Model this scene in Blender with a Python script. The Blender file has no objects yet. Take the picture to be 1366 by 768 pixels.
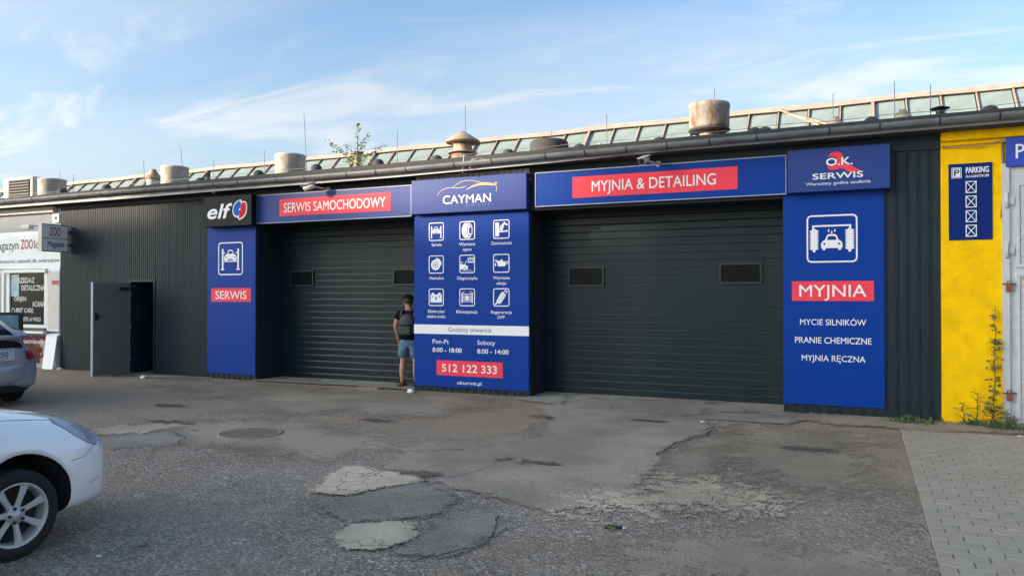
import bpy, bmesh, math, random
from mathutils import Vector, Matrix
from mathutils.bvhtree import BVHTree
sc = bpy.context.scene
C = sc.collection
R = math.radians
rnd = random.Random(7)

# ------------------------------------------------------------------ camera, light, sky
cam = bpy.data.cameras.new('camera')
camo = bpy.data.objects.new('camera', cam)
C.objects.link(camo)
camo.location = (0, -11.75, 1.70)
camo.rotation_euler = (R(90.50), 0, R(24.5))
cam.sensor_width = 36
cam.lens = 27.04
cam.clip_end = 2000
sc.camera = camo
SUN_EL, SUN_ROT = 13.0, 227.8
sun = bpy.data.lights.new('sun', 'SUN')
sun.energy = 2.8
sun.angle = R(0.6)
sun.color = (1.0, 0.80, 0.60)
so = bpy.data.objects.new('sun', sun)
C.objects.link(so)
sdir = Vector((math.sin(R(SUN_ROT)) * math.cos(R(SUN_EL)), math.cos(R(SUN_ROT)) * math.cos(R(SUN_EL)), math.sin(R(SUN_EL))))
so.rotation_euler = sdir.to_track_quat('Z', 'Y').to_euler()
sc.view_settings.view_transform = 'Standard'
sc.view_settings.look = 'None'
sc.view_settings.gamma = 1.0
sc.view_settings.exposure = 2.0

w = bpy.data.worlds.new("World")
sc.world = w
w.use_nodes = True
nt = w.node_tree
N = nt.nodes
L = nt.links
bg = N['Background']
sky = N.new('ShaderNodeTexSky')
sky.sky_type = 'NISHITA'
sky.sun_disc = False
sky.sun_elevation = R(SUN_EL)
sky.sun_rotation = R(SUN_ROT)
sky.air_density = 1.0
sky.dust_density = 4.0
sky.ozone_density = 1.6
bg.inputs[1].default_value = 0.10
def mth(nt, op, a, b=None, clamp=False):
    n = nt.nodes.new('ShaderNodeMath')
    n.operation = op
    n.use_clamp = clamp
    for i, q in enumerate((a, b)):
        if q is None:
            continue
        if isinstance(q, (int, float)):
            n.inputs[i].default_value = q
        else:
            nt.links.new(q, n.inputs[i])
    return n.outputs[0]
tc = N.new('ShaderNodeTexCoord')
sx = N.new('ShaderNodeSeparateXYZ')
L.new(tc.outputs['Generated'], sx.inputs[0])
den = mth(nt, 'ADD', mth(nt, 'MAXIMUM', sx.outputs[2], 0.0), 0.13)
cu = mth(nt, 'DIVIDE', sx.outputs[0], den)
cv = mth(nt, 'DIVIDE', sx.outputs[1], den)
cx = N.new('ShaderNodeCombineXYZ')
L.new(cu, cx.inputs[0]); L.new(cv, cx.inputs[1])
def cloud(scale, stretch, rot, off, lo, hi, det=7, dist=0.6):
    mp = N.new('ShaderNodeMapping')
    mp.inputs['Rotation'].default_value = (0, 0, R(rot))
    mp.inputs['Scale'].default_value = (scale, scale * stretch, 1)
    mp.inputs['Location'].default_value = off
    L.new(cx.outputs[0], mp.inputs[0])
    nz = N.new('ShaderNodeTexNoise')
    nz.inputs['Scale'].default_value = 1
    nz.inputs['Detail'].default_value = det
    nz.inputs['Roughness'].default_value = 0.55
    nz.inputs['Distortion'].default_value = dist
    L.new(mp.outputs[0], nz.inputs[0])
    mr = N.new('ShaderNodeMapRange')
    mr.interpolation_type = 'SMOOTHSTEP'
    mr.inputs[1].default_value = lo
    mr.inputs[2].default_value = hi
    L.new(nz.outputs[0], mr.inputs[0])
    return mr.outputs[0]
c1 = cloud(0.42, 1.9, 30, (3.2, 1.4, 0), 0.36, 0.72)
c2 = cloud(0.95, 2.4, -18, (0.4, 7.3, 2), 0.50, 0.74, det=10, dist=1.3)
low = N.new('ShaderNodeMapRange')             # thin bright veil towards the horizon
low.inputs[1].default_value = 0.55; low.inputs[2].default_value = 0.10
low.inputs[3].default_value = 0.0; low.inputs[4].default_value = 0.12
L.new(sx.outputs[2], low.inputs[0])
cf = mth(nt, 'ADD', mth(nt, 'MULTIPLY', c1, 0.50), mth(nt, 'MULTIPLY', c2, 0.70))
cf = mth(nt, 'ADD', cf, low.outputs[0], clamp=True)
cf = mth(nt, 'MULTIPLY', cf, 0.85)
tint = N.new('ShaderNodeMix'); tint.data_type = 'RGBA'; tint.blend_type = 'MULTIPLY'
tint.inputs[0].default_value = 1.0
L.new(sky.outputs[0], tint.inputs[6]); tint.inputs[7].default_value = (0.71, 0.84, 0.96, 1)
mx = N.new('ShaderNodeMix'); mx.data_type = 'RGBA'
L.new(cf, mx.inputs[0]); L.new(tint.outputs[2], mx.inputs[6])
bw = N.new('ShaderNodeRGBToBW'); L.new(sky.outputs[0], bw.inputs[0])       # thin cloud: brighter and whiter than the sky behind it
cc = N.new('ShaderNodeMix'); cc.data_type = 'RGBA'; cc.blend_type = 'MULTIPLY'; cc.inputs[0].default_value = 1.0
L.new(mth(nt, 'ADD', mth(nt, 'MULTIPLY', bw.outputs[0], 0.85), 0.80), cc.inputs[6]); cc.inputs[7].default_value = (0.95, 1.0, 1.06, 1)
L.new(cc.outputs[2], mx.inputs[7])
L.new(mx.outputs[2], bg.inputs[0])

# ------------------------------------------------------------------ helpers
def tag(o, label=None, cat=None, group=None, kind=None):
    if label: o['label'] = label
    if cat: o['category'] = cat
    if group: o['group'] = group
    if kind: o['kind'] = kind
    return o
ORG = {}
def link(o, parent=None):
    C.objects.link(o)
    if parent is not None:
        o.parent = parent
    return o
def thing(name, loc, label, cat, group=None):
    o = bpy.data.objects.new(name, None)
    o.empty_display_size = 0.2
    C.objects.link(o)
    o.location = loc
    ORG[o.name] = Vector(loc)
    return tag(o, label, cat, group)
class MB:
    def __init__(s):
        s.v = []; s.f = []; s.m = []; s.sm = []
    def add(s, vs, fs, m=0, smooth=False):
        k = len(s.v)
        s.v += [tuple(q) for q in vs]
        for f in fs:
            s.f.append(tuple(k + i for i in f)); s.m.append(m); s.sm.append(smooth)
        return s
    def box(s, x0, x1, y0, y1, z0, z1, m=0):
        return s.add([(x0,y0,z0),(x1,y0,z0),(x1,y1,z0),(x0,y1,z0),(x0,y0,z1),(x1,y0,z1),(x1,y1,z1),(x0,y1,z1)],
                     [(0,3,2,1),(4,5,6,7),(0,1,5,4),(1,2,6,5),(2,3,7,6),(3,0,4,7)], m)
    def bar(s, a, b, wd, hg, m=0, up=(0,0,1)):
        a = Vector(a); b = Vector(b); d = (b-a).normalized(); u = Vector(up)
        sd = d.cross(u)
        if sd.length < 1e-4: sd = d.cross(Vector((1,0,0)))
        sd.normalize(); u = sd.cross(d)
        p = []
        for q in (a, b):
            for i, j in ((-1,-1),(1,-1),(1,1),(-1,1)):
                p.append(q + sd*wd/2*i + u*hg/2*j)
        return s.add(p, [(3,2,1,0),(4,5,6,7),(0,1,5,4),(1,2,6,5),(2,3,7,6),(3,0,4,7)], m)
    def tube(s, pts, r, n=8, m=0, caps=True):
        pts = [Vector(p) for p in pts]
        rs = r if isinstance(r, (list, tuple)) else [r]*len(pts)
        k = len(s.v); ref = Vector((0.13, 0.21, 0.97))
        for i, p in enumerate(pts):
            d = (pts[min(i+1, len(pts)-1)] - pts[max(i-1, 0)]).normalized()
            a = d.cross(ref)
            if a.length < 1e-3: a = d.cross(Vector((1,0,0)))
            a.normalize(); b = d.cross(a)
            for j in range(n):
                t = 2*math.pi*j/n
                s.v.append(tuple(p + (a*math.cos(t) + b*math.sin(t))*rs[i]))
        for i in range(len(pts)-1):
            for j in range(n):
                j2 = (j+1) % n
                s.f.append((k+i*n+j, k+i*n+j2, k+(i+1)*n+j2, k+(i+1)*n+j)); s.m.append(m); s.sm.append(True)
        if caps:
            s.f.append(tuple(k+j for j in range(n))[::-1]); s.m.append(m); s.sm.append(False)
            s.f.append(tuple(k+(len(pts)-1)*n+j for j in range(n))); s.m.append(m); s.sm.append(False)
        return s
    def lathe(s, c, prof, n=28, m=0, axis='z', smooth=True, a0=0.0, a1=2*math.pi):
        full = abs(a1-a0-2*math.pi) < 1e-6
        k = len(s.v); nn = n if full else n+1
        for r, h in prof:
            for j in range(nn):
                t = a0+(a1-a0)*j/n
                x, y = r*math.cos(t), r*math.sin(t)
                if axis == 'z': q = (c[0]+x, c[1]+y, c[2]+h)
                elif axis == 'x': q = (c[0]+h, c[1]+x, c[2]+y)
                else: q = (c[0]+x, c[1]+h, c[2]+y)
                s.v.append(q)
        for i in range(len(prof)-1):
            for j in range(n):
                j2 = (j+1) % nn
                s.f.append((k+i*nn+j, k+i*nn+j2, k+(i+1)*nn+j2, k+(i+1)*nn+j)); s.m.append(m); s.sm.append(smooth)
        return s
    def prism(s, poly, y0, y1, m=0):       # polygon in (x,z), from y0 to y1
        n = len(poly)
        vs = [(x, y0, z) for x, z in poly] + [(x, y1, z) for x, z in poly]
        fs = [tuple(range(n)), tuple(range(2*n-1, n-1, -1))]
        for i in range(n):
            j = (i+1) % n
            fs.append((i, i+n, j+n, j))
        return s.add(vs, fs, m)
    def build(s, name, mats, parent=None, bevel=0, fixn=True, org=None):
        me = bpy.data.meshes.new(name)
        o0 = org if org is not None else (ORG.get(parent.name, Vector()) if parent is not None else Vector())
        o0 = Vector(o0)
        me.from_pydata([tuple(Vector(q)-o0) for q in s.v], [], s.f)
        if not isinstance(mats, (list, tuple)): mats = [mats]
        for q in mats: me.materials.append(q)
        me.polygons.foreach_set('material_index', s.m)
        me.polygons.foreach_set('use_smooth', s.sm)
        if fixn or bevel:
            bm = bmesh.new(); bm.from_mesh(me)
            if fixn: bmesh.ops.recalc_face_normals(bm, faces=bm.faces)
            if bevel:
                es = [e for e in bm.edges if len(e.link_faces) == 2 and e.calc_face_angle(0) > 0.6]
                bmesh.ops.bevel(bm, geom=es, offset=bevel, segments=1, affect='EDGES', profile=0.5)
            bm.to_mesh(me); bm.free()
        me.update()
        o = bpy.data.objects.new(name, me)
        link(o, parent)
        if parent is None:
            o.location = o0
            ORG[o.name] = Vector(o0)
        else:
            ORG[o.name] = ORG.get(parent.name, Vector())
        return o
def dup(o, off, parent='same', name=None):
    c = o.copy()
    C.objects.link(c)
    if parent != 'same': c.parent = parent
    c.location = o.location + Vector(off)
    return c
def copy_tree(o, parent=None):
    c = o.copy(); C.objects.link(c)
    if parent is not None: c.parent = parent
    for ch in list(o.children): copy_tree(ch, c)
    return c
def interp(x, tab):
    if x <= tab[0][0]: return tab[0][1]
    for (a, fa), (b, fb) in zip(tab, tab[1:]):
        if x <= b: return fa + (fb-fa)*(x-a)/(b-a)
    return tab[-1][1]

# ------------------------------------------------------------------ materials
def mat(name, col, rough=0.6, metal=0.0, var=0.12, vscale=3.0, bump=0.0, bscale=40.0, spec=0.5, dirt=None, dscale=1.2, dlo=0.5, dhi=0.75, coat=0.0, streak=None, alpha=None, rvar=0.1):
    m = bpy.data.materials.new(name); m.use_nodes = True
    t = m.node_tree; n = t.nodes; l = t.links
    b = n['Principled BSDF']
    b.inputs['Roughness'].default_value = rough
    b.inputs['Metallic'].default_value = metal
    b.inputs['Specular IOR Level'].default_value = spec
    b.inputs['Coat Weight'].default_value = coat
    b.inputs['Coat Roughness'].default_value = 0.04
    co = n.new('ShaderNodeTexCoord'); src = co.outputs['Object']
    nz = n.new('ShaderNodeTexNoise'); nz.inputs['Scale'].default_value = vscale; nz.inputs['Detail'].default_value = 6
    l.new(src, nz.inputs[0])
    mr = n.new('ShaderNodeMapRange'); mr.inputs[1].default_value = 0.25; mr.inputs[2].default_value = 0.75
    mr.inputs[3].default_value = 1-var; mr.inputs[4].default_value = 1+var
    l.new(nz.outputs[0], mr.inputs[0])
    mu = n.new('ShaderNodeMix'); mu.data_type = 'RGBA'; mu.blend_type = 'MULTIPLY'; mu.inputs[0].default_value = 1
    mu.inputs[6].default_value = (*col, 1)
    l.new(mr.outputs[0], mu.inputs[7])
    out = mu.outputs[2]
    if dirt:
        dm = n.new('ShaderNodeMapping'); dm.inputs['Scale'].default_value = streak or (1,1,1)
        l.new(src, dm.inputs[0])
        dz = n.new('ShaderNodeTexNoise'); dz.inputs['Scale'].default_value = dscale; dz.inputs['Detail'].default_value = 8; dz.inputs['Roughness'].default_value = 0.65
        l.new(dm.outputs[0], dz.inputs[0])
        dr = n.new('ShaderNodeMapRange'); dr.inputs[1].default_value = dlo; dr.inputs[2].default_value = dhi
        l.new(dz.outputs[0], dr.inputs[0])
        mx = n.new('ShaderNodeMix'); mx.data_type = 'RGBA'
        l.new(dr.outputs[0], mx.inputs[0]); l.new(out, mx.inputs[6]); mx.inputs[7].default_value = (*dirt, 1)
        out = mx.outputs[2]
    l.new(out, b.inputs['Base Color'])
    if rvar:
        r2 = n.new('ShaderNodeMapRange'); r2.inputs[3].default_value = max(0.02, rough-rvar*rough); r2.inputs[4].default_value = min(1, rough+rvar)
        l.new(nz.outputs[0], r2.inputs[0]); l.new(r2.outputs[0], b.inputs['Roughness'])
    if bump:
        bz = n.new('ShaderNodeTexNoise'); bz.inputs['Scale'].default_value = bscale; bz.inputs['Detail'].default_value = 4
        l.new(src, bz.inputs[0])
        bp = n.new('ShaderNodeBump'); bp.inputs['Strength'].default_value = bump; bp.inputs['Distance'].default_value = 0.01
        l.new(bz.outputs[0], bp.inputs['Height']); l.new(bp.outputs[0], b.inputs['Normal'])
    return m
M = {}
M['clad'] = mat('anthracite_cladding', (0.015, 0.025, 0.033), 0.5, var=0.10, spec=0.22, vscale=1.5, dirt=(0.036,0.042,0.044), dscale=1.1, dlo=0.52, dhi=0.9, streak=(6,6,0.5))
M['cladb'] = mat('blueblack_sheet', (0.014, 0.020, 0.034), 0.5, var=0.08, vscale=2)
M['slat'] = mat('door_slat_paint', (0.009, 0.018, 0.024), 0.34, spec=0.22, var=0.10, vscale=2.5, dirt=(0.035,0.042,0.044), dscale=0.9, dlo=0.5, dhi=0.95, streak=(1,1,3), bump=0.05, bscale=120)
M['steel'] = mat('grey_door_paint', (0.19, 0.178, 0.16), 0.42, var=0.08)
M['blue'] = mat('sign_blue', (0.002, 0.040, 0.275), 0.42, spec=0.12, var=0.05, vscale=0.8, bump=0.25, bscale=1.3, dirt=(0.012,0.050,0.23), dscale=2.4, dlo=0.6, dhi=0.95, rvar=0.08)
M['blueb'] = mat('sign_blue_box', (0.020, 0.050, 0.225), 0.42, spec=0.2, var=0.05, vscale=1.2, rvar=0.08)
M['pblue'] = mat('parking_blue', (0.003, 0.020, 0.150), 0.5, spec=0.12, var=0.06)
M['pblue2'] = mat('bright_parking_blue', (0.012, 0.05, 0.46), 0.35, var=0.04)
M['red'] = mat('sign_red', (0.85, 0.055, 0.085), 0.5, spec=0.2, var=0.04)
M['white'] = mat('sign_white', (0.80, 0.80, 0.82), 0.5, var=0.03)
M['gold'] = mat('sign_gold', (0.30, 0.25, 0.12), 0.4, var=0.05)
M['gtext'] = mat('faint_blue_lettering', (0.10, 0.15, 0.38), 0.4, var=0.03)
M['elfblk'] = mat('elf_black', (0.010, 0.012, 0.014), 0.5, spec=0.12, var=0.1)
M['elfred'] = mat('elf_red', (0.62, 0.02, 0.03), 0.6, spec=0.1, var=0.03)
M['elfblue'] = mat('elf_blue', (0.015, 0.11, 0.55), 0.6, spec=0.1, var=0.03)
M['edge'] = mat('pale_frame', (0.28, 0.31, 0.45), 0.4, var=0.1)
M['dtext'] = mat('dark_lettering', (0.025, 0.03, 0.06), 0.5, var=0.03)
M['glassd'] = mat('dark_window', (0.010, 0.011, 0.012), 0.2, var=0.2, spec=0.05)
M['frameb'] = mat('black_plastic', (0.012, 0.013, 0.014), 0.5, var=0.1)
M['gutter'] = mat('grey_gutter', (0.15, 0.165, 0.18), 0.38, metal=0.1, var=0.15, vscale=4, dirt=(0.09,0.09,0.09), dscale=3)
M['fascia'] = mat('whitish_fascia', (0.36, 0.37, 0.37), 0.5, var=0.2, vscale=3, dirt=(0.12,0.12,0.11), dscale=2.2, streak=(1,1,4))
M['roof'] = mat('bitumen_roof', (0.045, 0.047, 0.05), 0.85, var=0.2, vscale=5, bump=0.6, bscale=80)
M['yellow'] = mat('yellow_render', (0.95, 0.56, 0.003), 0.9, spec=0.1, var=0.10, vscale=2.2, bump=0.35, bscale=60, dirt=(0.74,0.40,0.008), dscale=5.5, dlo=0.45, dhi=0.8)
M['ydirt'] = M['yellow']
M['gatew'] = mat('old_white_gate', (0.52, 0.53, 0.54), 0.55, var=0.08, dirt=(0.32,0.29,0.25), dscale=3.5, dlo=0.55, dhi=0.8, streak=(2,2,.5))
M['rust'] = mat('rusty_metal', (0.20, 0.075, 0.035), 0.85, var=0.35, vscale=9)
M['shopw'] = mat('shop_grey_render', (0.34, 0.36, 0.38), 0.8, var=0.10, vscale=2, bump=0.2)
M['shopwhite'] = mat('shop_white_panel', (0.78, 0.81, 0.83), 0.5, var=0.05)
M['pvc'] = mat('white_pvc', (0.74, 0.74, 0.74), 0.4, var=0.05)
M['conc'] = mat('pale_concrete', (0.27, 0.255, 0.225), 0.9, var=0.15, vscale=5, bump=0.5, bscale=60, dirt=(0.16,0.15,0.135), dscale=4)
M['drum'] = mat('weathered_drum', (0.47, 0.44, 0.38), 0.8, var=0.15, vscale=6, dirt=(0.26,0.20,0.15), dscale=3, dlo=0.5, dhi=0.75, streak=(1,1,.6), bump=0.3)
M['rdrum'] = mat('rust_streaked_drum', (0.27, 0.26, 0.22), 0.8, var=0.2, vscale=5, dirt=(0.17,0.075,0.045), dscale=3.4, dlo=0.50, dhi=0.62, streak=(1.3,1.3,.5), bump=0.3)
M['rcone'] = mat('rusty_cowl', (0.36, 0.31, 0.25), 0.85, var=0.3, vscale=8, dirt=(0.24,0.13,0.075), dscale=6, dlo=0.45, dhi=0.6, bump=0.3)
M['pane'] = mat('wired_glass', (0.24, 0.31, 0.31), 0.4, spec=0.4, var=0.12, vscale=2.5, dirt=(0.17,0.22,0.22), dscale=2, dlo=.45, dhi=.7)
M['bars'] = mat('painted_bar', (0.32, 0.26, 0.23), 0.7, var=0.2, dirt=(0.33,0.22,0.16), dscale=5, dlo=0.5, dhi=0.72)
M['zinc'] = mat('zinc', (0.28, 0.29, 0.30), 0.45, metal=0.5, var=0.15)
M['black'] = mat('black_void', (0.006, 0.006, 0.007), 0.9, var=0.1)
M['rod'] = mat('rod_steel', (0.16, 0.16, 0.17), 0.5, metal=0.4)
M['skin'] = mat('skin', (0.42, 0.22, 0.15), 0.55, var=0.06)
M['tshirt'] = mat('black_cotton', (0.007, 0.008, 0.011), 0.95, spec=0.1, var=0.2)
M['denim'] = mat('light_denim', (0.10, 0.18, 0.27), 0.9, spec=0.1, var=0.35, vscale=14, bump=0.3)
M['pack'] = mat('grey_backpack', (0.075, 0.075, 0.08), 0.9, spec=0.15, var=0.25, vscale=30, bump=0.3)
M['leather'] = mat('dark_leather', (0.03, 0.02, 0.016), 0.6)
M['whitepaint'] = mat('white_car_paint', (0.90, 0.90, 0.90), 0.25, var=0.02, coat=1.0, rvar=0.02)
M['silver'] = mat('silver_car_paint', (0.40, 0.42, 0.45), 0.32, metal=0.45, var=0.03, coat=0.8, rvar=0.03)
M['tyre'] = mat('tyre_rubber', (0.014, 0.014, 0.015), 0.85, var=0.2, vscale=20, bump=0.2)
M['alloy'] = mat('alloy_rim', (0.55, 0.54, 0.52), 0.36, metal=0.25, var=0.08)
M['chrome'] = mat('chrome', (0.6, 0.6, 0.62), 0.15, metal=1.0, var=0.02)
M['lamp'] = mat('headlamp_lens', (0.34, 0.38, 0.42), 0.38, metal=0.1, spec=0.3, var=0.45, vscale=9)
M['tail'] = mat('tail_lamp', (0.26, 0.012, 0.02), 0.12, var=0.15, vscale=18, coat=1.0)
M['tailclear'] = mat('clear_tail_lamp', (0.40, 0.40, 0.43), 0.12, metal=0.3, var=0.2, vscale=20, coat=1.0)
M['seam'] = mat('panel_gap', (0.01, 0.01, 0.012), 0.8)
M['crackm'] = mat('crack_shadow_dirt', (0.045, 0.038, 0.032), 0.95, var=0.4, vscale=20)
M['plate'] = mat('number_plate', (0.62, 0.64, 0.66), 0.4, var=0.03)
M['leaf'] = mat('leaf_green', (0.12, 0.15, 0.06), 0.7, var=0.35, vscale=7)
M['leafpale'] = mat('pale_leaf', (0.15, 0.22, 0.07), 0.7, var=0.3, vscale=9)
M['grass'] = mat('dusty_grass', (0.075, 0.11, 0.035), 0.8, var=0.35, vscale=9)
M['bark'] = mat('stem_brown', (0.10, 0.065, 0.04), 0.9, var=0.2)
M['iron'] = mat('cast_iron', (0.25, 0.205, 0.16), 0.85, metal=0.0, var=0.25, vscale=8, dirt=(0.23,0.195,0.155), dscale=6)
M['brown'] = mat('brown_stone', (0.22, 0.16, 0.11), 0.9, var=0.2)
M['litter'] = mat('white_litter', (0.7, 0.7, 0.68), 0.7)
M['brick'] = mat('pale_brick', (0.58, 0.52, 0.48), 0.85, var=0.15, vscale=14, bump=0.3)
M['camera'] = mat('camera_white', (0.60, 0.60, 0.60), 0.4, var=0.05)
M['posterred'] = mat('dark_red_poster', (0.10, 0.022, 0.022), 0.6, spec=0.1, var=0.2, dirt=(0.42,0.33,0.26), dscale=3.2, dlo=0.53, dhi=0.62, streak=(1,1,1))
M['posterpale'] = mat('pale_poster', (0.60, 0.55, 0.52), 0.55, var=0.05, dirt=(0.58,0.30,0.26), dscale=3.4, dlo=0.56, dhi=0.75)
M['sticker'] = mat('pale_blue_sticker', (0.22, 0.36, 0.42), 0.4, var=0.4, vscale=8)
M['signgrey'] = mat('light_box_face', (0.80, 0.80, 0.80), 0.45, var=0.05)
M['cream'] = mat('cream_metal', (0.55, 0.52, 0.44), 0.5)
M['zoored'] = mat('zoo_red', (0.40, 0.012, 0.035), 0.5)
M['ttext'] = mat('window_lettering', (0.50, 0.52, 0.53), 0.5)
M['blockwall'] = mat('shade_block_render', (0.42, 0.40, 0.36), 0.85, var=0.08)
M['paver'] = [mat('paver_%s' % n, c, 0.9, var=0.12, vscale=7, bump=0.5, bscale=90, dirt=d, dscale=3.5, dlo=0.45, dhi=0.8)
              for n, c, d in (('grey', (0.36,0.315,0.245), (0.29,0.25,0.19)), ('pale', (0.39,0.34,0.265), (0.30,0.26,0.20)), ('rosy', (0.38,0.31,0.24), (0.30,0.25,0.19)))]

# asphalt: fine aggregate, big tonal patches, brown dust
def asphalt(name, base, stone, dust, agg=1.0, dustlo=0.45, dusthi=0.75, crack=None, zone=False, ascale=62.0, bumpd=0.012, edge=False):
    m = bpy.data.materials.new(name); m.use_nodes = True
    t = m.node_tree; n = t.nodes; l = t.links
    b = n['Principled BSDF']; b.inputs['Roughness'].default_value = 0.92; b.inputs['Specular IOR Level'].default_value = 0.25
    co = n.new('ShaderNodeTexCoord'); src = co.outputs['Object']
    def noise(scale, det=6, rough=0.6, mp=None, dist=0):
        q = n.new('ShaderNodeTexNoise'); q.inputs['Scale'].default_value = scale; q.inputs['Detail'].default_value = det
        q.inputs['Roughness'].default_value = rough; q.inputs['Distortion'].default_value = dist
        l.new(src, q.inputs[0]); return q.outputs[0]
    def rng(v, a, b_, c=0.0, d=1.0, sm=False):
        q = n.new('ShaderNodeMapRange'); q.inputs[1].default_value = a; q.inputs[2].default_value = b_
        q.inputs[3].default_value = c; q.inputs[4].default_value = d
        if sm: q.interpolation_type = 'SMOOTHSTEP'
        l.new(v, q.inputs[0]); return q.outputs[0]
    def mixc(f, a, b_):
        q = n.new('ShaderNodeMix'); q.data_type = 'RGBA'
        for i, v in ((0, f), (6, a), (7, b_)):
            if isinstance(v, tuple): q.inputs[i].default_value = (*v, 1)
            elif isinstance(v, float): q.inputs[i].default_value = v
            else: l.new(v, q.inputs[i])
        return q.outputs[2]
    vo = n.new('ShaderNodeTexVoronoi'); vo.inputs['Scale'].default_value = ascale; vo.inputs['Randomness'].default_value = 1
    l.new(src, vo.inputs[0])
    sp = n.new('ShaderNodeSeparateColor'); l.new(vo.outputs['Color'], sp.inputs[0])
    vo2 = n.new('ShaderNodeTexVoronoi'); vo2.inputs['Scale'].default_value = ascale*2.3
    l.new(src, vo2.inputs[0])
    sp2 = n.new('ShaderNodeSeparateColor'); l.new(vo2.outputs['Color'], sp2.inputs[0])
    st = rng(sp.outputs[0], 0.52, 0.98); st2 = rng(sp2.outputs[0], 0.5, 1.0)
    big = noise(0.55, 8, 0.62)
    mid = noise(3.1, 7, 0.65)
    wear = rng(mid, 0.35, 0.65)
    col = mixc(rng(big, 0.38, 0.62, sm=True), tuple(q*0.86 for q in base), tuple(q*1.40 for q in base))
    f = mth(t, 'MULTIPLY', st, mth(t, 'MULTIPLY', mth(t, 'ADD', mth(t, 'MULTIPLY', wear, 0.6), 0.4), agg))
    col = mixc(mth(t, 'MULTIPLY', st2, 0.5*agg), col, tuple(q*1.6 for q in base))
    col = mixc(f, col, stone)
    dark = rng(sp.outputs[1], 0.80, 0.95)
    col = mixc(mth(t, 'MULTIPLY', dark, 0.55*agg), col, tuple(q*0.35 for q in base))
    dz = noise(0.9, 9, 0.7, dist=0.4)
    if zone:
        sxy = n.new('ShaderNodeSeparateXYZ'); l.new(src, sxy.inputs[0])
        yy = rng(mth(t, 'ADD', sxy.outputs[1], mth(t, 'MULTIPLY', mth(t, 'SUBTRACT', noise(0.7, 6), 0.5), 3.0)), -5.6, -2.9, 0.0, 0.30, sm=True)
        dz = mth(t, 'ADD', dz, yy)
    col = mixc(mth(t, 'MULTIPLY', rng(dz, dustlo, dusthi, sm=True), 0.8), col, dust)
    spot = rng(noise(2.2, 3, 0.5), 0.70, 0.76)
    col = mixc(mth(t, 'MULTIPLY', spot, 0.45), col, tuple(q*0.45 for q in base))
    h = mth(t, 'ADD', mth(t, 'MULTIPLY', vo.outputs['Distance'], 0.6), mth(t, 'MULTIPLY', noise(22, 6), 1.2))
    if crack:
        wp = n.new('ShaderNodeVectorMath'); wp.operation = 'ADD'
        nzz = n.new('ShaderNodeTexNoise'); nzz.inputs['Scale'].default_value = 4; nzz.inputs['Detail'].default_value = 6; l.new(src, nzz.inputs[0])
        sc_ = n.new('ShaderNodeVectorMath'); sc_.operation = 'SCALE'; sc_.inputs['Scale'].default_value = 0.16
        l.new(nzz.outputs['Color'], sc_.inputs[0]); l.new(src, wp.inputs[0]); l.new(sc_.outputs[0], wp.inputs[1])
        ve = n.new('ShaderNodeTexVoronoi'); ve.feature = 'DISTANCE_TO_EDGE'; ve.inputs['Scale'].default_value = crack
        l.new(wp.outputs[0], ve.inputs[0])
        ck = rng(ve.outputs['Distance'], 0.035, 0.008)
        ck = mth(t, 'MULTIPLY', ck, rng(noise(1.6, 4), 0.42, 0.56))
        col = mixc(mth(t, 'MULTIPLY', ck, 0.65), col, tuple(q*0.3 for q in base))
        h = mth(t, 'SUBTRACT', h, mth(t, 'MULTIPLY', ck, 2.0))
    l.new(col, b.inputs['Base Color'])
    bp = n.new('ShaderNodeBump'); bp.inputs['Strength'].default_value = 0.9; bp.inputs['Distance'].default_value = bumpd
    l.new(h, bp.inputs['Height']); l.new(bp.outputs[0], b.inputs['Normal'])
    if edge:                                # repairs wear away towards their rim
        at = n.new('ShaderNodeAttribute'); at.attribute_name = 'rim'
        v = mth(t, 'ADD', at.outputs['Fac'], mth(t, 'MULTIPLY', mth(t, 'SUBTRACT', noise(7, 7, 0.65), 0.5), 1.5))
        v = mth(t, 'ADD', v, mth(t, 'MULTIPLY', mth(t, 'SUBTRACT', sp.outputs[2], 0.5), 0.30))
        al = rng(v, 0.42, 0.62, sm=True)
        tr = n.new('ShaderNodeBsdfTransparent'); ms = n.new('ShaderNodeMixShader')
        l.new(al, ms.inputs[0]); l.new(tr.outputs[0], ms.inputs[1]); l.new(b.outputs[0], ms.inputs[2])
        l.new(ms.outputs[0], n['Material Output'].inputs['Surface'])
    return m
M['asph'] = asphalt('worn_asphalt', (0.20,0.165,0.130), (0.64,0.55,0.44), (0.34,0.265,0.19), 1.0, 0.46, 0.80, zone=True, bumpd=0.02)
M['asmooth'] = asphalt('smooth_asphalt', (0.28,0.235,0.182), (0.38,0.33,0.26), (0.24,0.21,0.175), 0.35, 0.5, 0.85, bumpd=0.006, edge=True)
M['asdark'] = asphalt('dark_patch_asphalt', (0.215,0.185,0.150), (0.42,0.365,0.30), (0.27,0.225,0.175), 0.6, 0.55, 0.9, bumpd=0.010, edge=True)
M['beige'] = asphalt('pale_cement_patch', (0.43,0.355,0.26), (0.48,0.41,0.31), (0.33,0.27,0.20), 0.22, 0.52, 0.85, crack=5.5, bumpd=0.008, edge=True)
M['dusty'] = asphalt('dusty_cement_patch', (0.265,0.218,0.160), (0.38,0.33,0.26), (0.21,0.175,0.13), 0.4, 0.45, 0.8, crack=None, bumpd=0.010, edge=True)
M['bed'] = asphalt('dirt_bed', (0.25,0.215,0.17), (0.36,0.32,0.27), (0.22,0.19,0.15), 0.4, 0.45, 0.8)
M['slab'] = asphalt('threshold_slab', (0.27,0.245,0.205), (0.34,0.31,0.27), (0.20,0.18,0.15), 0.25, 0.45, 0.75, crack=0.7, bumpd=0.006)

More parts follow.
